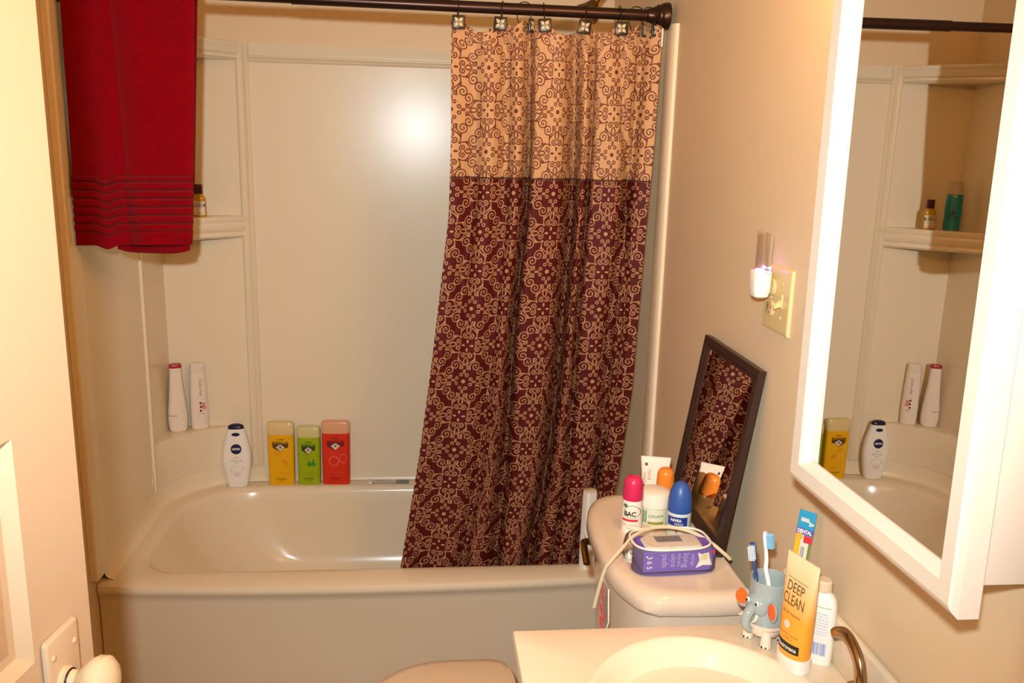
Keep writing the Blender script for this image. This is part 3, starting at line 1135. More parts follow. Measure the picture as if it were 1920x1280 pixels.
# ------------------------------------------------------------------ toilet
toi = thing('toilet', 'almond toilet with closed seat lid between the tub and the vanity', 'toilet', (0, 0, 0))
def tank_ring(z, g=0., x1=1.470):
    """bow-fronted tank plan; g grows the outline"""
    yc, hy = -.688, .236
    pts = []
    n = 40
    for i in range(n + 1):          # front, from far (+y) to near
        s = -1 + 2 * i / n
        y = yc - s * (hy + g)
        f = 1 - abs(s) ** 3.2
        x = 1.284 - .052 * f - g - .010 * (0 if abs(s) < .9 else -1) * 0
        if abs(s) > .90:
            x += .018 * ((abs(s) - .90) / .10) ** 2
        pts.append((x, y, z))
    xb = x1 + g * .3
    for k in range(7):              # near end
        xs = 1.318 - g
        pts.append((xs + (xb - xs) * k / 6, yc - (hy + g) - .004 * sin(pi * k / 6), z))
    for k in range(1, 9):
        pts.append((xb, yc - (hy + g) + 2 * (hy + g) * k / 8, z))
    for k in range(1, 6):
        pts.append((xb + (1.318 - g - xb) * k / 6, yc + (hy + g), z))
    return pts
bm = bmesh.new()
loft(bm, [tank_ring(.42, -.045), tank_ring(.44, -.034), tank_ring(.60, -.022), tank_ring(.77, -.014)])
tank = new_obj('tank', bm, M_porc, toi)
bm = bmesh.new()
loft(bm, [tank_ring(.7705, -.008), tank_ring(.772, -.001), tank_ring(.778, .002), tank_ring(.796, .001), tank_ring(.804, -.004), tank_ring(.8085, -.012), tank_ring(.810, -.024), tank_ring(.8085, -.034), tank_ring(.8080, -.06)])
new_obj('tank_lid', bm, M_porc, toi)
bm = bmesh.new()
tube(bm, spline([(1.250, -.585, .752), (1.234, -.585, .755), (1.2265, -.597, .757), (1.2235, -.622, .752), (1.223, -.655, .738)], 5), [(.007, .007)] * 6 + [(.008, .005)] * 15, 12)
new_obj('flush_lever', bm, M_brass, toi)
YC = -.655
def egg(z, k=1., x_front=.745, x_back=1.10, hw=.207, dz=0):
    pts = []
    xc = .955
    for i in range(64):
        a = 2 * pi * i / 64
        c, s = cos(a), sin(a)
        if c < 0:
            x = xc + (xc - x_front) * k * math.copysign(abs(c) ** (2 / 2.15), c)
            y = hw * k * math.copysign(abs(s) ** (2 / 2.15), s)
        else:
            x = xc + (x_back - xc) * k * abs(c) ** (2 / 9)
            y = hw * k * math.copysign(abs(s) ** (2 / 4.5), s) * (1 - .05 * abs(c))
        pts.append((x, YC + y, z))
    return pts
bm = bmesh.new()
loft(bm, [[(1.06 + .16 * cos(2 * pi * i / 64) * (1.2 if cos(2 * pi * i / 64) > 0 else 1.0), YC + .11 * sin(2 * pi * i / 64), 0) for i in range(64)],
          [(1.06 + .15 * cos(2 * pi * i / 64) * (1.2 if cos(2 * pi * i / 64) > 0 else 1.0), YC + .10 * sin(2 * pi * i / 64), .12) for i in range(64)],
          egg(.22, .72), egg(.31, .92), egg(.352, .985), egg(.362, .985), egg(.366, .95)])
box(bm, 1.10, 1.45, YC - .11, YC + .11, .10, .418, .03, 3)
new_obj('bowl', bm, M_porc, toi)
bm = bmesh.new()
loft(bm, [egg(.367, .99), egg(.369, 1.005), egg(.377, 1.005), egg(.380, .985)])
new_obj('seat', bm, M_porc, toi)
bm = bmesh.new()
loft(bm, [egg(.381, .985), egg(.383, 1.0), egg(.391, 1.0), egg(.398, .97), egg(.402, .88), egg(.4035, .6), egg(.404, .2)])
new_obj('seat_lid', bm, mat('tan_seat_plastic', '#dcc4a6', rough=.25, var=.02), toi)
for dy in (-.075, .075):
    bm = bmesh.new()
    box(bm, 1.104, 1.145, YC + dy - .016, YC + dy + .016, .364, .408, .006, 3)
    new_obj('hinge', bm, M_porc, toi)

# ------------------------------------------------------------------ things on the tank
ZL = .8108
ZD = .8085   # dished middle of the lid

def rollon(name, label, loc, body_S, cap_S, c_body, c_cap, rz=0, group='roll-on deodorants on the tank', bmat=None, cap_rough=.3):
    t = thing(name, label, 'deodorant', loc, rz, group=group)
    bm = bmesh.new()
    secs(bm, smooth_secs(body_S, 4), 36)
    b = new_obj('body', bm, bmat or mat('ro_' + c_body, c_body, rough=.25, var=.02), t)
    bm = bmesh.new()
    secs(bm, smooth_secs(cap_S, 4), 36)
    new_obj('cap', bm, mat('ro_' + c_cap, c_cap, rough=cap_rough, var=.02), t)
    return t, bvh_of(b)

TO_CAM = R(-26)        # fronts of the tank things turn a little to the doorway
t, bv = rollon('deodorant', 'white roll-on deodorant with bright pink cap on the tank', (1.314, -.645, ZD),
               [(0, .0195, .0195, 2), (.003, .0212, .0212, 2), (.05, .0212, .0212, 2), (.064, .0205, .0205, 2), (.069, .0195, .0195, 2)],
               [(.0692, .0200, .0200, 2), (.071, .0208, .0208, 2), (.088, .0204, .0204, 2), (.106, .0186, .0186, 2), (.115, .0135, .0135, 2), (.1175, .004, .004, 2)], '#efe3cc', '#cf2a55', TO_CAM)
label_text(t, bv, [('BAC', 0, .042, .014, dict(stroke=.0005, width=.024))], 'brand_lettering', M_ink)
bm = bmesh.new()
grid_patch(bm, -.016, .016, .026, .031, 10, 1)
wrap('red_stripe', bm, bv, mat('red_print', '#c8333f', rough=.45), t)
bm = bmesh.new()
disc_patch(bm, .004, .047, .016, .014, r0=.93)
wrap('arc_print', bm, bv, mat('grey_print', '#6d6560'), t)
bm = bmesh.new()
disc_patch(bm, -.010, .059, .0045, .004)
wrap('leaf_print', bm, bv, mat('sage_print', '#55705a', rough=.5), t)
label_text(t, bv, [('deo classic', 0, .019, .007), ('24h', 0, .011, .006)], 'small_print', mat('rose_print', '#b4706a', rough=.5))

t, bv = rollon('deodorant', 'clear roll-on deodorant with rounded blue cap on the tank', (1.405, -.672, ZD),
               [(0, .0215, .0215, 2), (.003, .0235, .0235, 2), (.02, .0240, .0240, 2), (.048, .0245, .0245, 2), (.053, .0230, .0230, 2)],
               [(.0532, .0235, .0235, 2), (.056, .0246, .0246, 2), (.075, .0240, .0240, 2), (.093, .0212, .0212, 2), (.108, .0145, .0145, 2), (.1145, .006, .006, 2), (.1155, .001, .001, 2)],
               '#cfd6cf', '#33579c', TO_CAM, cap_rough=.38)
bm = bmesh.new()
grid_patch(bm, -.9, .9, .028, .047, 26, 2)
wrap('blue_label', bm, bv, mat('royal_print', '#1d3a8a', rough=.4), t, .0005, curl=True)
label_text(t, bv, [('NIVEA', -.002, .040, .008, dict(stroke=.0003)), ('FRESH', .004, .032, .0065)], 'lettering', M_white, .001)
bm = bmesh.new()
poly_patch(bm, [(-.006, .022), (.006, .022), (.003, .015), (0, .012), (-.003, .015)])
wrap('orange_drop', bm, bv, mat('coral_print', '#cf6b48', rough=.5), t)

t, bv = rollon('deodorant', 'small white roll-on with orange cap behind the white jar', (1.413, -.535, ZD),
               [(0, .018, .018, 2), (.003, .0198, .0198, 2), (.036, .0198, .0198, 2), (.043, .0185, .0185, 2)],
               [(.0432, .0188, .0188, 2), (.045, .0196, .0196, 2), (.068, .0190, .0190, 2), (.082, .0175, .0175, 2), (.0895, .0125, .0125, 2), (.092, .004, .004, 2)], '#efe6d6', '#f0862a', TO_CAM)
label_text(t, bv, [('deo', 0, .022, .010)], 'lettering', mat('grey_print', '#6d6560'))

# jar
t = thing('cream_jar', 'squat white lidded jar with green striped label on the tank', 'jar', (1.371, -.602, ZD), TO_CAM)
bm = bmesh.new()
secs(bm, smooth_secs([(0, .029, .029, 2), (.003, .032, .032, 2), (.030, .0325, .0325, 2), (.037, .031, .031, 2)], 4), 44)
body = new_obj('body', bm, mat('pale_jar_plastic', '#dcd7bd', rough=.2), t)
bm = bmesh.new()
secs(bm, [(.0372, .0335, .0335, 2), (.039, .0350, .0350, 2), (.062, .0350, .0350, 2), (.067, .0335, .0335, 2), (.070, .028, .028, 2), (.0725, .010, .010, 2)], 44)
new_obj('lid', bm, mat('cream_lid', '#f1e2cd', rough=.35), t)
bv = bvh_of(body)
bm = bmesh.new()
for k in range(5):
    grid_patch(bm, -.75 + k * .11, -.69 + k * .11, .006, .033, 2, 1)
wrap('green_stripes', bm, bv, mat('green_print', '#17704a', rough=.45), t, .0005, curl=True)
bm = bmesh.new()
grid_patch(bm, -.16, .9, .004, .010, 14, 1)
wrap('olive_band', bm, bv, mat('olive_print', '#8b8a3a', rough=.5), t, .0005, curl=True)
label_text(t, bv, [('CREAM', .010, .022, .009)], 'lettering', mat('green_print', '#17704a'))

# squeezed tubes: flat crimp on top, standing on the cap
def cream_tube(bm, w, thick, h, z0, rb=None, sl=0.):
    rings = []
    for i in range(15):
        t = i / 14
        z = z0 + (h - z0) * t
        rx = w / 2 * (.80 + .20 * t)
        ry = thick * (1 - t) ** .8 + .0012
        rings.append(sup(0, 0, z, rx, ry, 2 + 1.8 * t, 40))
    rings.append(sup(0, 0, h + .002, w / 2, .0011, 4, 40))
    loft(bm, rings)
t = thing('hand_cream_tube', 'white cream tube standing on its cap at the far end of the tank', 'tube', (1.402, -.488, ZD), R(-14))
bm = bmesh.new()
secs(bm, [(0, .0195, .0135, 2.6), (.001, .021, .0145, 2.6), (.018, .0205, .0143, 2.6)], 36)
new_obj('cap', bm, M_white, t)
bm = bmesh.new()
cream_tube(bm, .066, .0145, .098, .018)
body = new_obj('body', bm, mat('cream_tube_plastic', '#eadcc4', rough=.4), t)
bv = bvh_of(body)
label_text(t, bv, [('hand', -.012, .060, .012, dict(rot=-pi / 2)), ('cream', -.022, .052, .010, dict(rot=-pi / 2))], 'lettering', mat('rose_print', '#b4706a'))
bm = bmesh.new()
disc_patch(bm, -.020, .083, .0035)
wrap('brown_dot', bm, bv, mat('cocoa_print', '#5b3620', rough=.5), t)
bm = bmesh.new()
grid_patch(bm, -.028, -.010, .026, .036, 6, 1)
wrap('black_block', bm, bv, M_ink, t)

# purple box, packet and clear bag
t = thing('carton', 'purple carton with white print inside the clear bag on the tank', 'box', (1.358, -.7955, ZD + .0026), R(3))
bm = bmesh.new()
box(bm, -.069, .069, -.038, .034, 0, .040, .0008, 1)
body = new_obj('body', bm, mat('violet_card', '#6a4fae', rough=.4, var=.04), t)
bv = bvh_of(body)
M_lil = mat('lilac_print', '#b3a3cf', rough=.5)
label_text(t, bv, [('pads', -.028, .023, .017, dict(rot=-pi / 2, width=.026)), ('ultra', -.012, .023, .014, dict(rot=-pi / 2, width=.026)), ('thin', -.001, .023, .010, dict(rot=-pi / 2, width=.026)),
                   ('long', .012, .022, .017, dict(rot=-pi / 2, width=.028)), ('wings', .026, .022, .010, dict(rot=-pi / 2, width=.024))], 'lettering', M_lil)
label_text(t, bv, [('3', -.058, .030, .014, dict(rot=-pi / 2)), ('6', -.058, .020, .014, dict(rot=-pi / 2)), ('5', -.058, .010, .014, dict(rot=-pi / 2))], 'number_print', M_white)
bm = bmesh.new()
poly_patch(bm, [(.035, .036), (.042, .033), (.056, .036), (.058, .020), (.064, .010), (.046, .011), (.032, .005), (.039, .018)])
wrap('white_burst', bm, bv, M_white, t)
bm = bmesh.new()
grid_patch(bm, .042, .054, .021, .033, 2, 2)
wrap('yellow_patch', bm, bv, mat('lemon_print', '#dfcf8a', rough=.5), t, .0009)
bm = bmesh.new()
grid_patch(bm, .060, .0685, .034, .0395, 2, 1)
wrap('red_corner', bm, bv, mat('red_print', '#c8333f'), t, .0007)

t = thing('tissue_packet', 'flat pale packet with a dark picture lying on the purple carton', 'packet', (1.352, -.800, ZD + .0026 + .0403), R(3))
bm = bmesh.new()
secs(bm, [(0, .052, .026, 5), (.002, .056, .029, 5), (.006, .052, .026, 5), (.0072, .03, .014, 4)], 40)
new_obj('wrapper', bm, mat('pale_wrapper', '#cbbfae', rough=.3, var=.15, vscale=60, bump=.3, scale=90), t)
bm = bmesh.new()
box(bm, -.030, .020, -.008, .016, .0066, .0080, .0003, 1)
new_obj('picture', bm, mat('grey_photo', '#77706e', rough=.35, var=.5, vscale=70), t)

STRAP = [(-.143, -.010, -.085), (-.136, -.012, -.045), (-.127, -.014, -.006), (-.117, -.014, .010), (-.095, -.008, .032), (-.066, .012, .048), (-.030, .032, .052), (.010, .036, .052), (.050, .022, .047), (.082, .0, .034), (.106, -.012, .016), (.120, -.014, .003)]
bag = thing('toiletry_bag', 'clear vinyl toiletry bag with white piping and strap round the purple carton', 'bag', (1.352, -.788, ZD + .0016), R(3))
bm = bmesh.new()
S = [(.0, .080, .058), (.004, .082, .060), (.025, .081, .059), (.040, .078, .054), (.0455, .075, .048)]
outer = [sup(0, 0, z, a, b, 4.5, 64) for z, a, b in S]
inner = [sup(0, 0, z + (.0008 if i == 0 else 0), a - .0008, b - .0008, 4.5, 64) for i, (z, a, b) in enumerate(S)]
loft(bm, outer, True, True, False)
new_obj('clear_shell', bm, clear_mat('clear_vinyl', '#e9dcc4', gloss=-.15, dens=.07), bag)
bm = bmesh.new()
ring = sup(0, -.002, .0462, .0745, .0475, 3.2, 64)
tube(bm, ring + [ring[0], ring[1]], .0022, 8, cap=False)
new_obj('piping', bm, mat('white_piping', '#efe4d4', rough=.35), bag)
bm = bmesh.new()
P = STRAP
tube(bm, spline(P, 7), [(.0012, .0035)] * 200, 10)
new_obj('strap', bm, mat('beige_webbing', '#d3bd98', rough=.6), bag)
bm = bmesh.new()
poly = [(-.133, -.034, -.012), (-.131, -.060, -.020), (-.133, -.078, -.075), (-.136, -.062, -.115), (-.137, -.036, -.085)]
vs = [bm.verts.new(p) for p in poly]
f = bm.faces.new(vs)
r = bmesh.ops.extrude_face_region(bm, geom=[f])
for v in [g for g in r['geom'] if isinstance(g, bmesh.types.BMVert)]:
    v.co.x -= .002
tagp = new_obj('hang_tag', bm, clear_mat('clear_tag', '#ecd9c2', dens=.4, gloss=-.25), bag, smooth=False)
bm = bmesh.new()
tube(bm, [Vector(p) for p in (poly[1], poly[2], poly[3])], .0012, 6)
new_obj('welded_edge', bm, mat('white_piping', '#efe4d4'), tagp)
bm = bmesh.new()
for k, (y0, z0, y1, z1) in enumerate(((-.042, -.022, -.056, -.026), (-.041, -.033, -.060, -.037), (-.041, -.044, -.062, -.049), (-.041, -.060, -.066, -.078), (-.046, -.082, -.064, -.104))):
    tube(bm, [(-.1385 - .001 * (k > 2), y0, z0), (-.1385 - .001 * (k > 2), y1, z1)], .0012 if k < 3 else .002, 6)
new_obj('red_print', bm, mat('red_print', '#c8333f'), tagp)

# ------------------------------------------------------------------ framed mirror leaning on the wall above the tank
LEAN = math.atan2(1.503 - 1.449, .37)
fm = thing('framed_mirror', 'narrow dark brown framed mirror leaning against the wall on the tank', 'mirror', (1.449, -.620, .8115), rot=(0, LEAN, 0))
FW, FH, FB, FT = .160, .374, .026, .014
bm = bmesh.new()
def frame_ring(y, z0, z1, x):
    return [(x, -y, z0), (x, y, z0), (x, y, z1), (x, -y, z1)]
loft(bm, [frame_ring(FW, 0, FH, FT), frame_ring(FW, 0, FH, .001), frame_ring(FW - .001, .001, FH - .001, 0), frame_ring(FW - .014, .014, FH - .014, .0),
          frame_ring(FW - .018, .018, FH - .018, .003), frame_ring(FW - .022, .022, FH - .022, .0025), frame_ring(FW - FB, FB, FH - FB, .0065), frame_ring(FW - FB, FB, FH - FB, .008)], True, True, True)
new_obj('frame', bm, M_brownwood, fm, smooth=False)
bm = bmesh.new()
q = frame_ring(FW - FB + .0005, FB - .0005, FH - FB + .0005, .0066)
q2 = frame_ring(FW - FB + .0005, FB - .0005, FH - FB + .0005, .0072)
loft(bm, [q, q2])
new_obj('mirror_glass', bm, M_mirror, fm, smooth=False)

# ------------------------------------------------------------------ switch plate and night light
M_ivoryp = mat('ivory_plate', '#d9c18a', rough=.3, var=.02)
sw = thing('switch_plate', 'ivory two-gang wall plate with outlets and a toggle switch', 'switch plate', (XR - .0005, -.800, 1.3185))
bm = bmesh.new()
loft(bm, [frame_ring(.057, -.0585, .0585, 0), frame_ring(.057, -.0585, .0585, -.002), frame_ring(.0545, -.056, .056, -.0055), frame_ring(.05, -.05, .05, -.006)])
new_obj('plate', bm, M_ivoryp, sw, smooth=False)
rec = None
for dz in (.0195, -.0195):
    bm = bmesh.new()
    pts = [(0, .023, 0)]
    rg = lambda x, k: [(x, .023 + .0165 * k * math.copysign(abs(cos(2 * pi * i / 32)) ** .7, cos(2 * pi * i / 32)), dz + .0142 * k * math.copysign(abs(sin(2 * pi * i / 32)) ** .7, sin(2 * pi * i / 32))) for i in range(32)]
    loft(bm, [rg(-.005, 1), rg(-.0078, 1), rg(-.0084, .95)])
    rec = new_obj('outlet', bm, M_ivoryp, sw)
    if dz < 0:
        bm = bmesh.new()
        for dy in (-.006, .006):
            box(bm, -.0088, -.0082, .023 + dy - .001, .023 + dy + .001, dz - .002, dz + .006)
        box(bm, -.0088, -.0082, .021, .025, dz - .009, dz - .006)
        new_obj('slots', bm, mat('slot_dark', '#4a3a22', rough=.7), rec, smooth=False)
bm = bmesh.new()
box(bm, -.0075, -.005, -.0285, -.0175, -.0125, .0125, .001)
tg = new_obj('toggle_collar', bm, M_ivoryp, sw)
bm = bmesh.new()
loft(bm, [[(-.006, -.0265, -.008), (-.006, -.0195, -.008), (-.006, -.0195, .004), (-.006, -.0265, .004)],
          [(-.020, -.0260, -.013), (-.020, -.0200, -.013), (-.019, -.0200, -.006), (-.019, -.0260, -.006)]])
new_obj('toggle', bm, M_ivoryp, tg, smooth=False)
for dy, dz in ((-.023, .030), (-.023, -.030), (.023, .0)):
    bm = bmesh.new()
    ellipsoid(bm, (-.0062, dy, dz), .0014, .0034, .0034, 12)
    new_obj('screw', bm, M_ivoryp, sw)

nl = thing('night_light', 'plug-in night light with clear panel and violet glow in the wall outlet', 'night light', (XR - .0095, -.777, 1.338))
bm = bmesh.new()
S = [(-.020, .008, .011), (-.017, .0130, .016), (-.006, .0160, .0195), (.012, .0165, .020), (.026, .0165, .020), (.0285, .0155, .019)]
loft(bm, [[(-.0205 + rx * math.copysign(abs(cos(2 * pi * i / 40)) ** .55, cos(2 * pi * i / 40)), ry * math.copysign(abs(sin(2 * pi * i / 40)) ** .55, sin(2 * pi * i / 40)), z) for i in range(40)] for z, rx, ry in S])
new_obj('plug_body', bm, mat('white_abs', '#f2ead9', rough=.3), nl)
bm = bmesh.new()
box(bm, -.0235, -.0185, -.040, .026, .0286, .098, .0012, 2)
new_obj('clear_panel', bm, clear_mat('clear_panel_acrylic', '#ead0ac', dens=.35, gloss=-.27), nl)
bm = bmesh.new()
box(bm, -.026, -.015, -.016, .016, .0287, .0312, .0008, 1)
new_obj('led_strip', bm, mat('violet_led', '#c9a8ff', emit=('#a98cff', 5.0)), nl)
light('night_light_led', 'POINT', (XR - .030, -.777, 1.374), .010, (.5, .35, 1.0), shadow_soft_size=.003)

# ------------------------------------------------------------------ mirrored medicine cabinet
XG = 1.4137
cab = thing('medicine_cabinet', 'white mirrored medicine cabinet on the wall above the vanity', 'medicine cabinet', (0, 0, 0))
CP = Vector((1.46, -1.36, 1.13))
cab.rotation_euler = (R(-.9), 0, 0)
cab.location = CP - Matrix.Rotation(R(-.9), 3, 'X') @ CP
DY0, DY1, DZ0, DZ1 = -1.549, -1.168, 1.127, 1.86
bm = bmesh.new()
box(bm, 1.433, XR - .0005, -1.530, -1.180, 1.152, 1.85, .002)
new_obj('cabinet_body', bm, M_whitep, cab)
dr = thing('x', 'x', 'x')
bpy.data.objects.remove(dr)
bm = bmesh.new()
def fr(x, g):
    return [(x, DY0 + g, DZ0 + g), (x, DY1 - g, DZ0 + g), (x, DY1 - g, DZ1 - g), (x, DY0 + g, DZ1 - g)]
def fr2(x, gy, gz):
    return [(x, DY0 + gy * .8, DZ0 + gz), (x, DY1 - gy, DZ0 + gz), (x, DY1 - gy, DZ1 - gz), (x, DY0 + gy * .8, DZ1 - gz)]
loft(bm, [fr(1.432, .0), fr(1.410, .0), fr2(1.4025, .0012, .008), fr2(1.3995, .003, .014), fr2(1.3995, .026, .033), fr2(1.402, .030, .035), fr2(1.4128, .0365, .0425), fr2(1.4150, .0365, .0425)], True, True, True)
dfr = new_obj('door_frame', bm, M_whitep, cab, smooth=False)
bm = bmesh.new()
loft(bm, [fr2(XG, .036, .042), fr2(XG + .0008, .036, .042)])
new_obj('mirror_glass', bm, M_mirror, dfr, smooth=False)
for z in (1.215, 1.74):
    bm = bmesh.new()
    tube(bm, [(1.4345, -1.5335, z - .028), (1.4345, -1.5335, z + .028)], .004, 10)
    new_obj('hinge', bm, mat('steel_hinge', '#8a8078', rough=.35, metal=1.), cab)

# ------------------------------------------------------------------ vanity
van = thing('vanity', 'cream vanity top with moulded oval basin and backsplash', 'vanity', (0, 0, 0))
ZV = .82
VX0, VX1, VY0, VY1 = 1.030, XR - .001, -1.79, -1.030
BC = (1.285, -1.292)
bm = bmesh.new()
K = 96
def out_pt(i, g, z):
    """outer rectangle point matched to the basin angle"""
    a = 2 * pi * i / K
    c, s = cos(a), sin(a)
    x0, x1, y0, y1 = VX0 + g, VX1 - g, VY0 + g, VY1 - g
    tx = ((x1 - BC[0]) / c if c > 0 else (x0 - BC[0]) / c) if abs(c) > 1e-9 else 1e9
    ty = ((y1 - BC[1]) / s if s > 0 else (y0 - BC[1]) / s) if abs(s) > 1e-9 else 1e9
    t = min(tx, ty)
    return [BC[0] + c * t, BC[1] + s * t, z]
def out_ring(g, z):
    pts = [out_pt(i, g, z) for i in range(K)]
    x0, x1, y0, y1 = VX0 + g, VX1 - g, VY0 + g, VY1 - g
    for cx, cy in ((x0, y0), (x0, y1), (x1, y0), (x1, y1)):       # snap the nearest samples on the corners
        j = min(range(K), key=lambda q: (pts[q][0] - cx) ** 2 + (pts[q][1] - cy) ** 2)
        pts[j] = [cx, cy, z]
    return pts
def ell(k, z, dx=0):
    return [(BC[0] + dx + .178 * k * cos(2 * pi * i / K), BC[1] + .222 * k * sin(2 * pi * i / K), z) for i in range(K)]
rings = [out_ring(.012, ZV - .032), out_ring(.0, ZV - .028), out_ring(0, ZV - .005), out_ring(.002, ZV - .0015), out_ring(.006, ZV)]
rings += [ell(1.07, ZV + .0), ell(1.04, ZV + .0012), ell(1.02, ZV + .0018), ell(1.0, ZV + .0008), ell(.975, ZV - .004), ell(.93, ZV - .016), ell(.86, ZV - .038), ell(.80, ZV - .052), ell(.72, ZV - .066),
          ell(.58, ZV - .090), ell(.42, ZV - .108), ell(.25, ZV - .117), ell(.10, ZV - .120)]
loft(bm, rings)
new_obj('countertop', bm, M_marble, van)
bm = bmesh.new()
box(bm, XR - .014, XR - .001, VY0, VY1, ZV - .001, .892, .004, 3)
new_obj('backsplash', bm, M_marble, van)
bm = bmesh.new()
for q in ((1.062, 1.080, VY0 + .01, VY1 - .012), (XR - .02, XR - .002, VY0 + .01, VY1 - .012), (1.080, XR - .02, VY0 + .01, VY0 + .028), (1.080, XR - .02, VY1 - .03, VY1 - .012)):
    box(bm, *q, .0, ZV - .032)
box(bm, 1.080, XR - .02, VY0 + .028, VY1 - .03, .10, .118)
new_obj('cabinet_body', bm, M_whitep, van, smooth=False)
bm = bmesh.new()
loft(bm, [[(BC[0] + r * cos(2 * pi * i / 24), BC[1] + r * sin(2 * pi * i / 24), z) for i in range(24)] for r, z in ((.022, ZV - .1195), (.022, ZV - .117), (.017, ZV - .1165), (.003, ZV - .118))])
new_obj('drain', bm, M_nickel, van)

# faucet: curved lever and its body
fc = thing('faucet', 'nickel faucet with curved lever beside the white bottle on the vanity', 'faucet', (1.474, -1.285, ZV + .0003))
bm = bmesh.new()
loft(bm, [sup(0, 0, z, a, b, 2.4, 40) for z, a, b in ((0, .026, .052), (.006, .027, .053), (.012, .024, .048), (.018, .020, .026), (.045, .018, .020), (.052, .015, .016))])
new_obj('base', bm, M_nickel, fc)
bm = bmesh.new()
P = [(.0, -.002, .050), (-.001, -.002, .068), (-.001, .008, .088), (-.002, .026, .101), (-.002, .046, .104), (-.003, .064, .097), (-.003, .074, .089)]
tube(bm, spline(P, 6), [(.0105 - .003 * i / 36, .0085 - .0025 * i / 36) for i in range(37)], 16)
new_obj('lever', bm, M_nickel, fc)
bm = bmesh.new()
P = [(-.010, .0, .036), (-.045, .0, .048), (-.085, .0, .046), (-.115, .0, .030)]
tube(bm, spline(P, 6), .0105, 16)
new_obj('spout', bm, M_nickel, fc)

# ------------------------------------------------------------------ things on the vanity
# face wash tube, standing on its white cap; flat side turned towards the door
t = thing('face_wash_tube', 'golden yellow face wash tube standing on its white cap on the vanity', 'tube', (1.443, -1.152, ZV + .0004), R(-72))
bm = bmesh.new()
secs(bm, [(0, .0265, .0185, 2.4), (.001, .0275, .0192, 2.4), (.022, .0280, .0192, 2.4)], 40)
new_obj('cap', bm, M_white, t)
def grad_tube_mat():
    m = mat('amber_tube', '#f0a83c', rough=.35, var=.03)
    nt = m.node_tree
    b = nt.nodes['Principled BSDF']
    tc = nt.nodes.new('ShaderNodeTexCoord')
    s = nt.nodes.new('ShaderNodeSeparateXYZ')
    nt.links.new(tc.outputs['Object'], s.inputs[0])
    rp = nt.nodes.new('ShaderNodeValToRGB')
    mp = nt.nodes.new('ShaderNodeMapRange')
    mp.inputs['From Min'].default_value = 0
    mp.inputs['From Max'].default_value = .18
    nt.links.new(s.outputs[2], mp.inputs['Value'])
    rp.color_ramp.elements[0].color = srgb('#f0a030')
    rp.color_ramp.elements[0].position = .45
    rp.color_ramp.elements[1].color = srgb('#f0d6a8')
    rp.color_ramp.elements[1].position = .93
    nt.links.new(mp.outputs[0], rp.inputs[0])
    nt.links.new(rp.outputs[0], b.inputs['Base Color'])
    return m
bm = bmesh.new()
cream_tube(bm, .066, .0185, .172, .022)
body = new_obj('body', bm, grad_tube_mat(), t)
bv = bvh_of(body)
M_bro = mat('brown_print', '#5a3a16', rough=.5)
label_text(t, bv, [('DEEP', -.001, .127, .0215, dict(width=.034)), ('CLEAN', -.001, .107, .0235, dict(width=.042))], 'title_lettering', M_bro, .0006)
label_text(t, bv, [('facial cleanser', 0, .088, .0065), ('for normal to oily skin', 0, .056, .0042), ('net 200 ml', 0, .050, .0042)], 'small_print', M_bro, .0006)
bm = bmesh.new()
grid_patch(bm, -.021, .021, .1395, .1402, 10, 1)
wrap('rule', bm, bv, M_bro, t, .0005)
bm = bmesh.new()
disc_patch(bm, -.005, .070, .006)
wrap('silver_spot', bm, bv, mat('silver_print', '#d6cbbb'), t)
bm = bmesh.new()
grid_patch(bm, -.0215, .0215, .030, .044, 12, 2)
wrap('black_bar', bm, bv, M_ink, t, .0006)
label_text(t, bv, [('Neutrogena', 0, .037, .0095, dict(width=.037, stroke=.0002))], 'bar_lettering', mat('pale_lettering', '#e6d8bf'), .0012)

# white bottle with blue print by the wall
t = thing('skin_lotion_bottle', 'white bottle with blue back print behind the yellow tube', 'bottle', (1.486, -1.137, ZV + .0004), R(-38))
bm = bmesh.new()
secs(bm, smooth_secs([(0, .021, .0135, 3), (.003, .0225, .0148, 3), (.05, .0232, .015, 3), (.088, .0225, .0148, 3), (.104, .019, .0135, 2.6), (.112, .0125, .0115, 2.2), (.115, .011, .011, 2)], 4))
body = new_obj('body', bm, M_white, t)
bm = bmesh.new()
secs(bm, [(.1152, .0112, .0112, 2), (.1165, .0122, .0122, 2), (.130, .0118, .0118, 2), (.1325, .0095, .0095, 2)], 30)
new_obj('cap', bm, mat('cream_cap', '#d8c3a2'), t)
bv = bvh_of(body)
M_bl = mat('periwinkle_print', '#8f9cc8', rough=.5)
label_text(t, bv, [(s, 0, .084 - .0048 * i, .0044, dict(width=.028)) for i, s in enumerate(('directions apply', 'to clean skin and', 'massage gently till', 'absorbed use each', 'morning and night', 'keep out of eyes', 'store in a cool', 'place away from'))], 'blue_print', M_bl, .0006)
bm = bmesh.new()
x = -.011
for k, wd in enumerate((1, 2, 1, 1, 3, 1, 2, 1, 1, 2, 3, 1)):
    grid_patch(bm, x, x + wd * .0009, .016, .036, 1, 1)
    x += wd * .0009 + .0008
wrap('barcode', bm, bv, M_bl, t, .0006)
bm = bmesh.new()
grid_patch(bm, -.017, .017, .0935, .0942, 8, 1)
wrap('rule', bm, bv, mat('grey_print', '#6d6560'), t, .0006)

# white tumbler behind the elephant
t = thing('tumbler', 'plain white plastic tumbler behind the elephant holder', 'cup', (1.4815, -1.056, ZV + .0004))
bm = bmesh.new()
S = [(0, .0175), (.003, .0185), (.06, .0195), (.100, .0205)]
loft(bm, [sup(0, 0, z, r, r, 2, 36) for z, r in S] + [sup(0, 0, z + (.003 if z < .01 else 0), r - .0014, r - .0014, 2, 36) for z, r in S[::-1]])
new_obj('cup', bm, M_white, t)

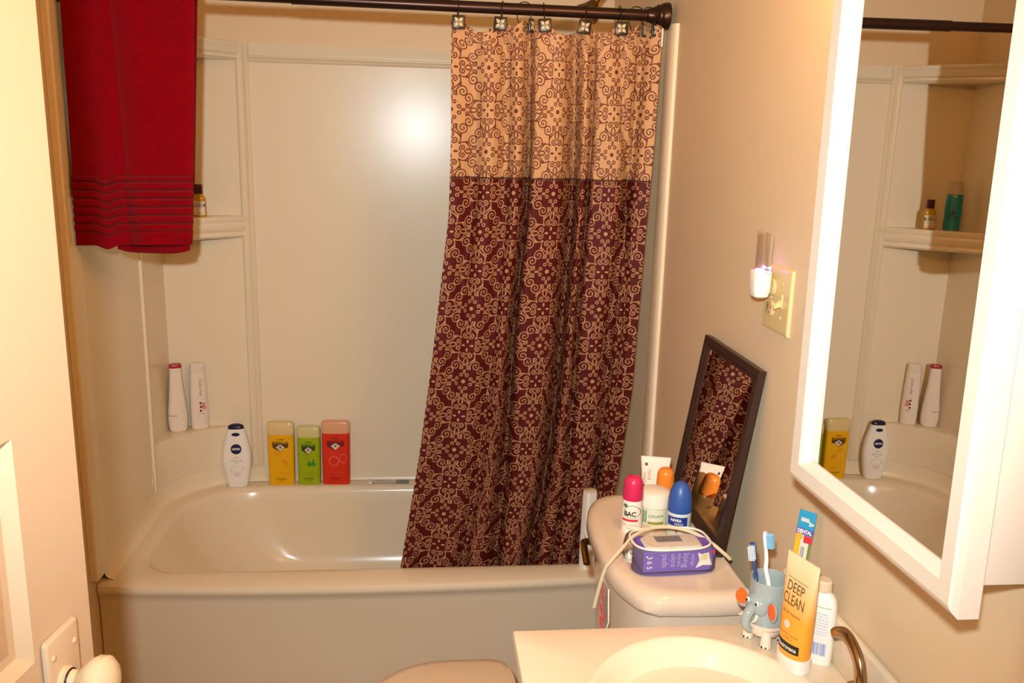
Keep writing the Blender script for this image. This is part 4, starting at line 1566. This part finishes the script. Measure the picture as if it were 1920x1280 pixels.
# packaged toothbrush standing in the tumbler, leaning on the wall
def aim(base, top, face):
    z = (Vector(top) - Vector(base)).normalized()
    y = -(Vector(face) - z * Vector(face).dot(z)).normalized()
    x = y.cross(z)
    return Matrix((x, y, z)).transposed().to_euler()
AIMC = aim((1.475, -1.060, .83), (1.4985, -1.036, 1.005), (-.80, -.60, 0))
t = thing('packaged_toothbrush', 'carded child toothbrush with blue and red header leaning on the wall', 'toothbrush', (1.475, -1.060, ZV + .010), rot=AIMC)
bm = bmesh.new()
box(bm, -.0135, .0135, -.0008, .0008, 0, .158, .0004, 1)
card = new_obj('backing_card', bm, mat('pale_card', '#d8d0c0', rough=.45), t)
def strip(name, x0, x1, z0, z1, m, dy=-.0012, par=None):
    bm = bmesh.new()
    box(bm, x0, x1, dy, -.0007, z0, z1)
    return new_obj(name, bm, m, par or card, smooth=False)
bm = bmesh.new()
box(bm, -.0145, .0145, -.0010, .0010, .158, .190, .0008, 1)
hd = new_obj('header', bm, mat('cyan_card', '#2f93b8', rough=.35), t)
strip('hang_slot', -.009, .005, .172, .178, mat('slot_pale', '#c8c8bc'), -.0014, hd)
strip('purple_band', -.0143, .0143, .151, .161, mat('indigo_card', '#4a4fa0', rough=.4))
strip('red_band', .0, .0140, .139, .1505, mat('red_print', '#c8333f'))
strip('yellow_field', -.0135, -.0045, .06, .151, mat('yellow_card', '#e0b02a', rough=.4))
strip('green_edge', .0095, .0135, .05, .139, mat('green_card', '#66862f', rough=.4))
bm = bmesh.new()
text_patch(bm, 'DENTAL', 0, .156, .0085, width=.025, stroke=.0003)
for v in bm.verts:
    v.co.y = -.0016
new_obj('header_lettering', bm, M_white, card, smooth=False, recalc=False)
bm = bmesh.new()
text_patch(bm, '2+', .0095, .170, .008, stroke=.0004)
for v in bm.verts:
    v.co.y = -.0014
new_obj('age_print', bm, M_white, hd, smooth=False, recalc=False)
bm = bmesh.new()
disc_patch(bm, -.007, .148, .0055, .0050)
for v in bm.verts:
    v.co.y = -.0017
new_obj('orange_spot', bm, mat('orange_spot', '#eba33a', rough=.4), card, smooth=False, recalc=False)
bm = bmesh.new()
tube(bm, spline([(.002, -.004, .02), (.002, -.0055, .06), (.0025, -.005, .10), (.002, -.004, .132)], 5), [(.0035, .0025)] * 16, 10)
new_obj('brush', bm, mat('grey_brush', '#a9a9a4', rough=.3), t)

# elephant toothbrush holder
el = thing('toothbrush_holder', 'blown glass elephant cup with orange ears holding toothbrushes', 'toothbrush holder', (1.428, -1.078, ZV + .0004), R(-62))
M_glass = mat('smoky_glass', '#a9b6b4', rough=.08, alpha=.72, spec=.7, var=.12, vscale=40)
M_cglass = mat('cream_glass', '#ecd9c2', rough=.1, alpha=.9, var=.06)
bm = bmesh.new()
S = [(.016, .018), (.019, .026), (.030, .0325), (.050, .0335), (.072, .0310), (.090, .0295), (.103, .0300), (.106, .0302)]
loft(bm, [sup(0, 0, z, r, r, 2, 44) for z, r in S] + [sup(0, 0, z + (.003 if z < .02 else -.0003), r - .0018, r - .0018, 2, 44) for z, r in S[::-1]])
new_obj('cup', bm, M_glass, el)
bm = bmesh.new()
secs(bm, [(.012, .016, .018, 2), (.016, .025, .027, 2), (.028, .0315, .0325, 2), (.036, .0336, .0338, 2), (.037, .031, .031, 2)], 40)
new_obj('belly', bm, M_cglass, el)
for sx in (-1, 1):
    for sy in (-1, 1):
        bm = bmesh.new()
        secs(bm, smooth_secs([(0, .0075, .0080, 2.4), (.003, .0090, .0095, 2.2), (.010, .0085, .0085, 2), (.020, .0075, .0075, 2), (.026, .005, .005, 2)], 3), 20, sx * .018, sy * .019)
        leg = new_obj('foot', bm, M_cglass, el)
        bm = bmesh.new()
        for k in (-1, 0, 1):
            ellipsoid(bm, (sx * .018 + k * .0052, sy * .019 - .0088 + abs(k) * .0022, .0035), .0018, .0014, .0024, 8)
        new_obj('toes', bm, M_ink, leg)
bm = bmesh.new()
ellipsoid(bm, (0, -.024, .066), .021, .016, .020, 22)
head = new_obj('head', bm, M_glass, el)
bm = bmesh.new()
tube(bm, spline([(0, -.036, .066), (0, -.046, .056), (0, -.049, .043), (.001, -.045, .034), (.003, -.040, .030)], 6), [.0085 - .0035 * i / 24 for i in range(25)], 14)
new_obj('trunk', bm, M_glass, head)
for s in (-1, 1):
    bm = bmesh.new()
    ellipsoid(bm, (s * .009, -.0375, .075), .0035, .0028, .0040, 12)
    ey = new_obj('eye', bm, M_white, head)
    bm = bmesh.new()
    ellipsoid(bm, (s * .0092, -.0398, .0752), .0021, .0014, .0026, 10)
    new_obj('pupil', bm, M_ink, ey)
    bm = bmesh.new()
    tube(bm, spline([(s * .010, -.036, .055), (s * .013, -.044, .050), (s * .013, -.049, .051)], 4), [.0030 - .0016 * i / 8 for i in range(9)], 10)
    new_obj('tusk', bm, M_cglass, head)
    bm = bmesh.new()
    pts = []
    loft(bm, [[(s * (.0285 + .0125 * k * cos(2 * pi * i / 28)), -.0245 + dy - .004 * k * cos(2 * pi * i / 28), .068 + .0165 * k * sin(2 * pi * i / 28) * (1 - .15 * sin(2 * pi * i / 28))) for i in range(28)]
              for k, dy in ((.6, .0045), (.95, .0030), (1.0, .0005), (.95, -.0015), (.7, -.003))])
    new_obj('ear', bm, M_glass, head)
    bm = bmesh.new()
    loft(bm, [[(s * (.0290 + .0098 * k * cos(2 * pi * i / 24)), -.0272 + dy - .004 * k * cos(2 * pi * i / 24), .068 + .0132 * k * sin(2 * pi * i / 24)) for i in range(24)] for k, dy in ((1.0, .001), (.95, -.0012), (.6, -.0022))])
    new_obj('ear_lining', bm, mat('orange_enamel', '#e8601c', rough=.2), head)

def toothbrush(label, loc, rot, c_handle, c_head, hl=.150):
    t = thing('toothbrush', label, 'toothbrush', loc, rot=rot, group='toothbrushes in the elephant cup')
    bm = bmesh.new()
    tube(bm, spline([(0, 0, 0), (0, .001, .03), (0, -.001, .07), (0, .002, hl * .72), (0, .0, hl * .86), (0, .0, hl)], 6),
         [(.0050 - .0022 * i / 30, .0040 - .0014 * i / 30) for i in range(31)], 12)
    new_obj('handle', bm, mat('tb_' + c_handle, c_handle, rough=.25), t)
    bm = bmesh.new()
    tube(bm, spline([(0, -.0037, .008), (0, -.0032, .03), (0, -.0042, .06)], 5), [(.003, .0013)] * 11, 8)
    new_obj('grip', bm, mat('tb_grip_' + c_head, c_head, rough=.5), t)
    bm = bmesh.new()
    loft(bm, [sup(0, -.0005, z, a, .0028, 3, 24) for z, a in ((hl - .003, .003), (hl, .0052), (hl + .020, .0058), (hl + .025, .004))])
    hd = new_obj('head', bm, mat('tb_' + c_handle, c_handle), t)
    bm = bmesh.new()
    for i in range(3):
        for j in range(7):
            secs_c = (-.0034 + .0034 * i, hl + .001 + j * .0033)
            tube(bm, [(secs_c[0], -.003, secs_c[1]), (secs_c[0], -.0135, secs_c[1])], .0013, 6)
    new_obj('bristles', bm, mat('tb_bristle_' + c_head, c_head if c_head != '#2a4f8f' else '#d8e2e2', rough=.6), hd)
    return t
b0, t0 = (1.433, -1.086, ZV + .0235), (1.416, -1.072, .990)
toothbrush('white toothbrush with pale blue bristles standing in the elephant cup', b0, aim(b0, t0, (.75, -.66, 0)), '#e9e6df', '#7fb4cf', .133)
b1, t1 = (1.420, -1.075, ZV + .0235), (1.4035, -1.060, .965)
toothbrush('dark blue toothbrush leaning left in the elephant cup', b1, aim(b1, t1, (-.6, -.8, 0)), '#3a4a7c', '#2a4f8f', .110)
bpy.context.view_layer.update()
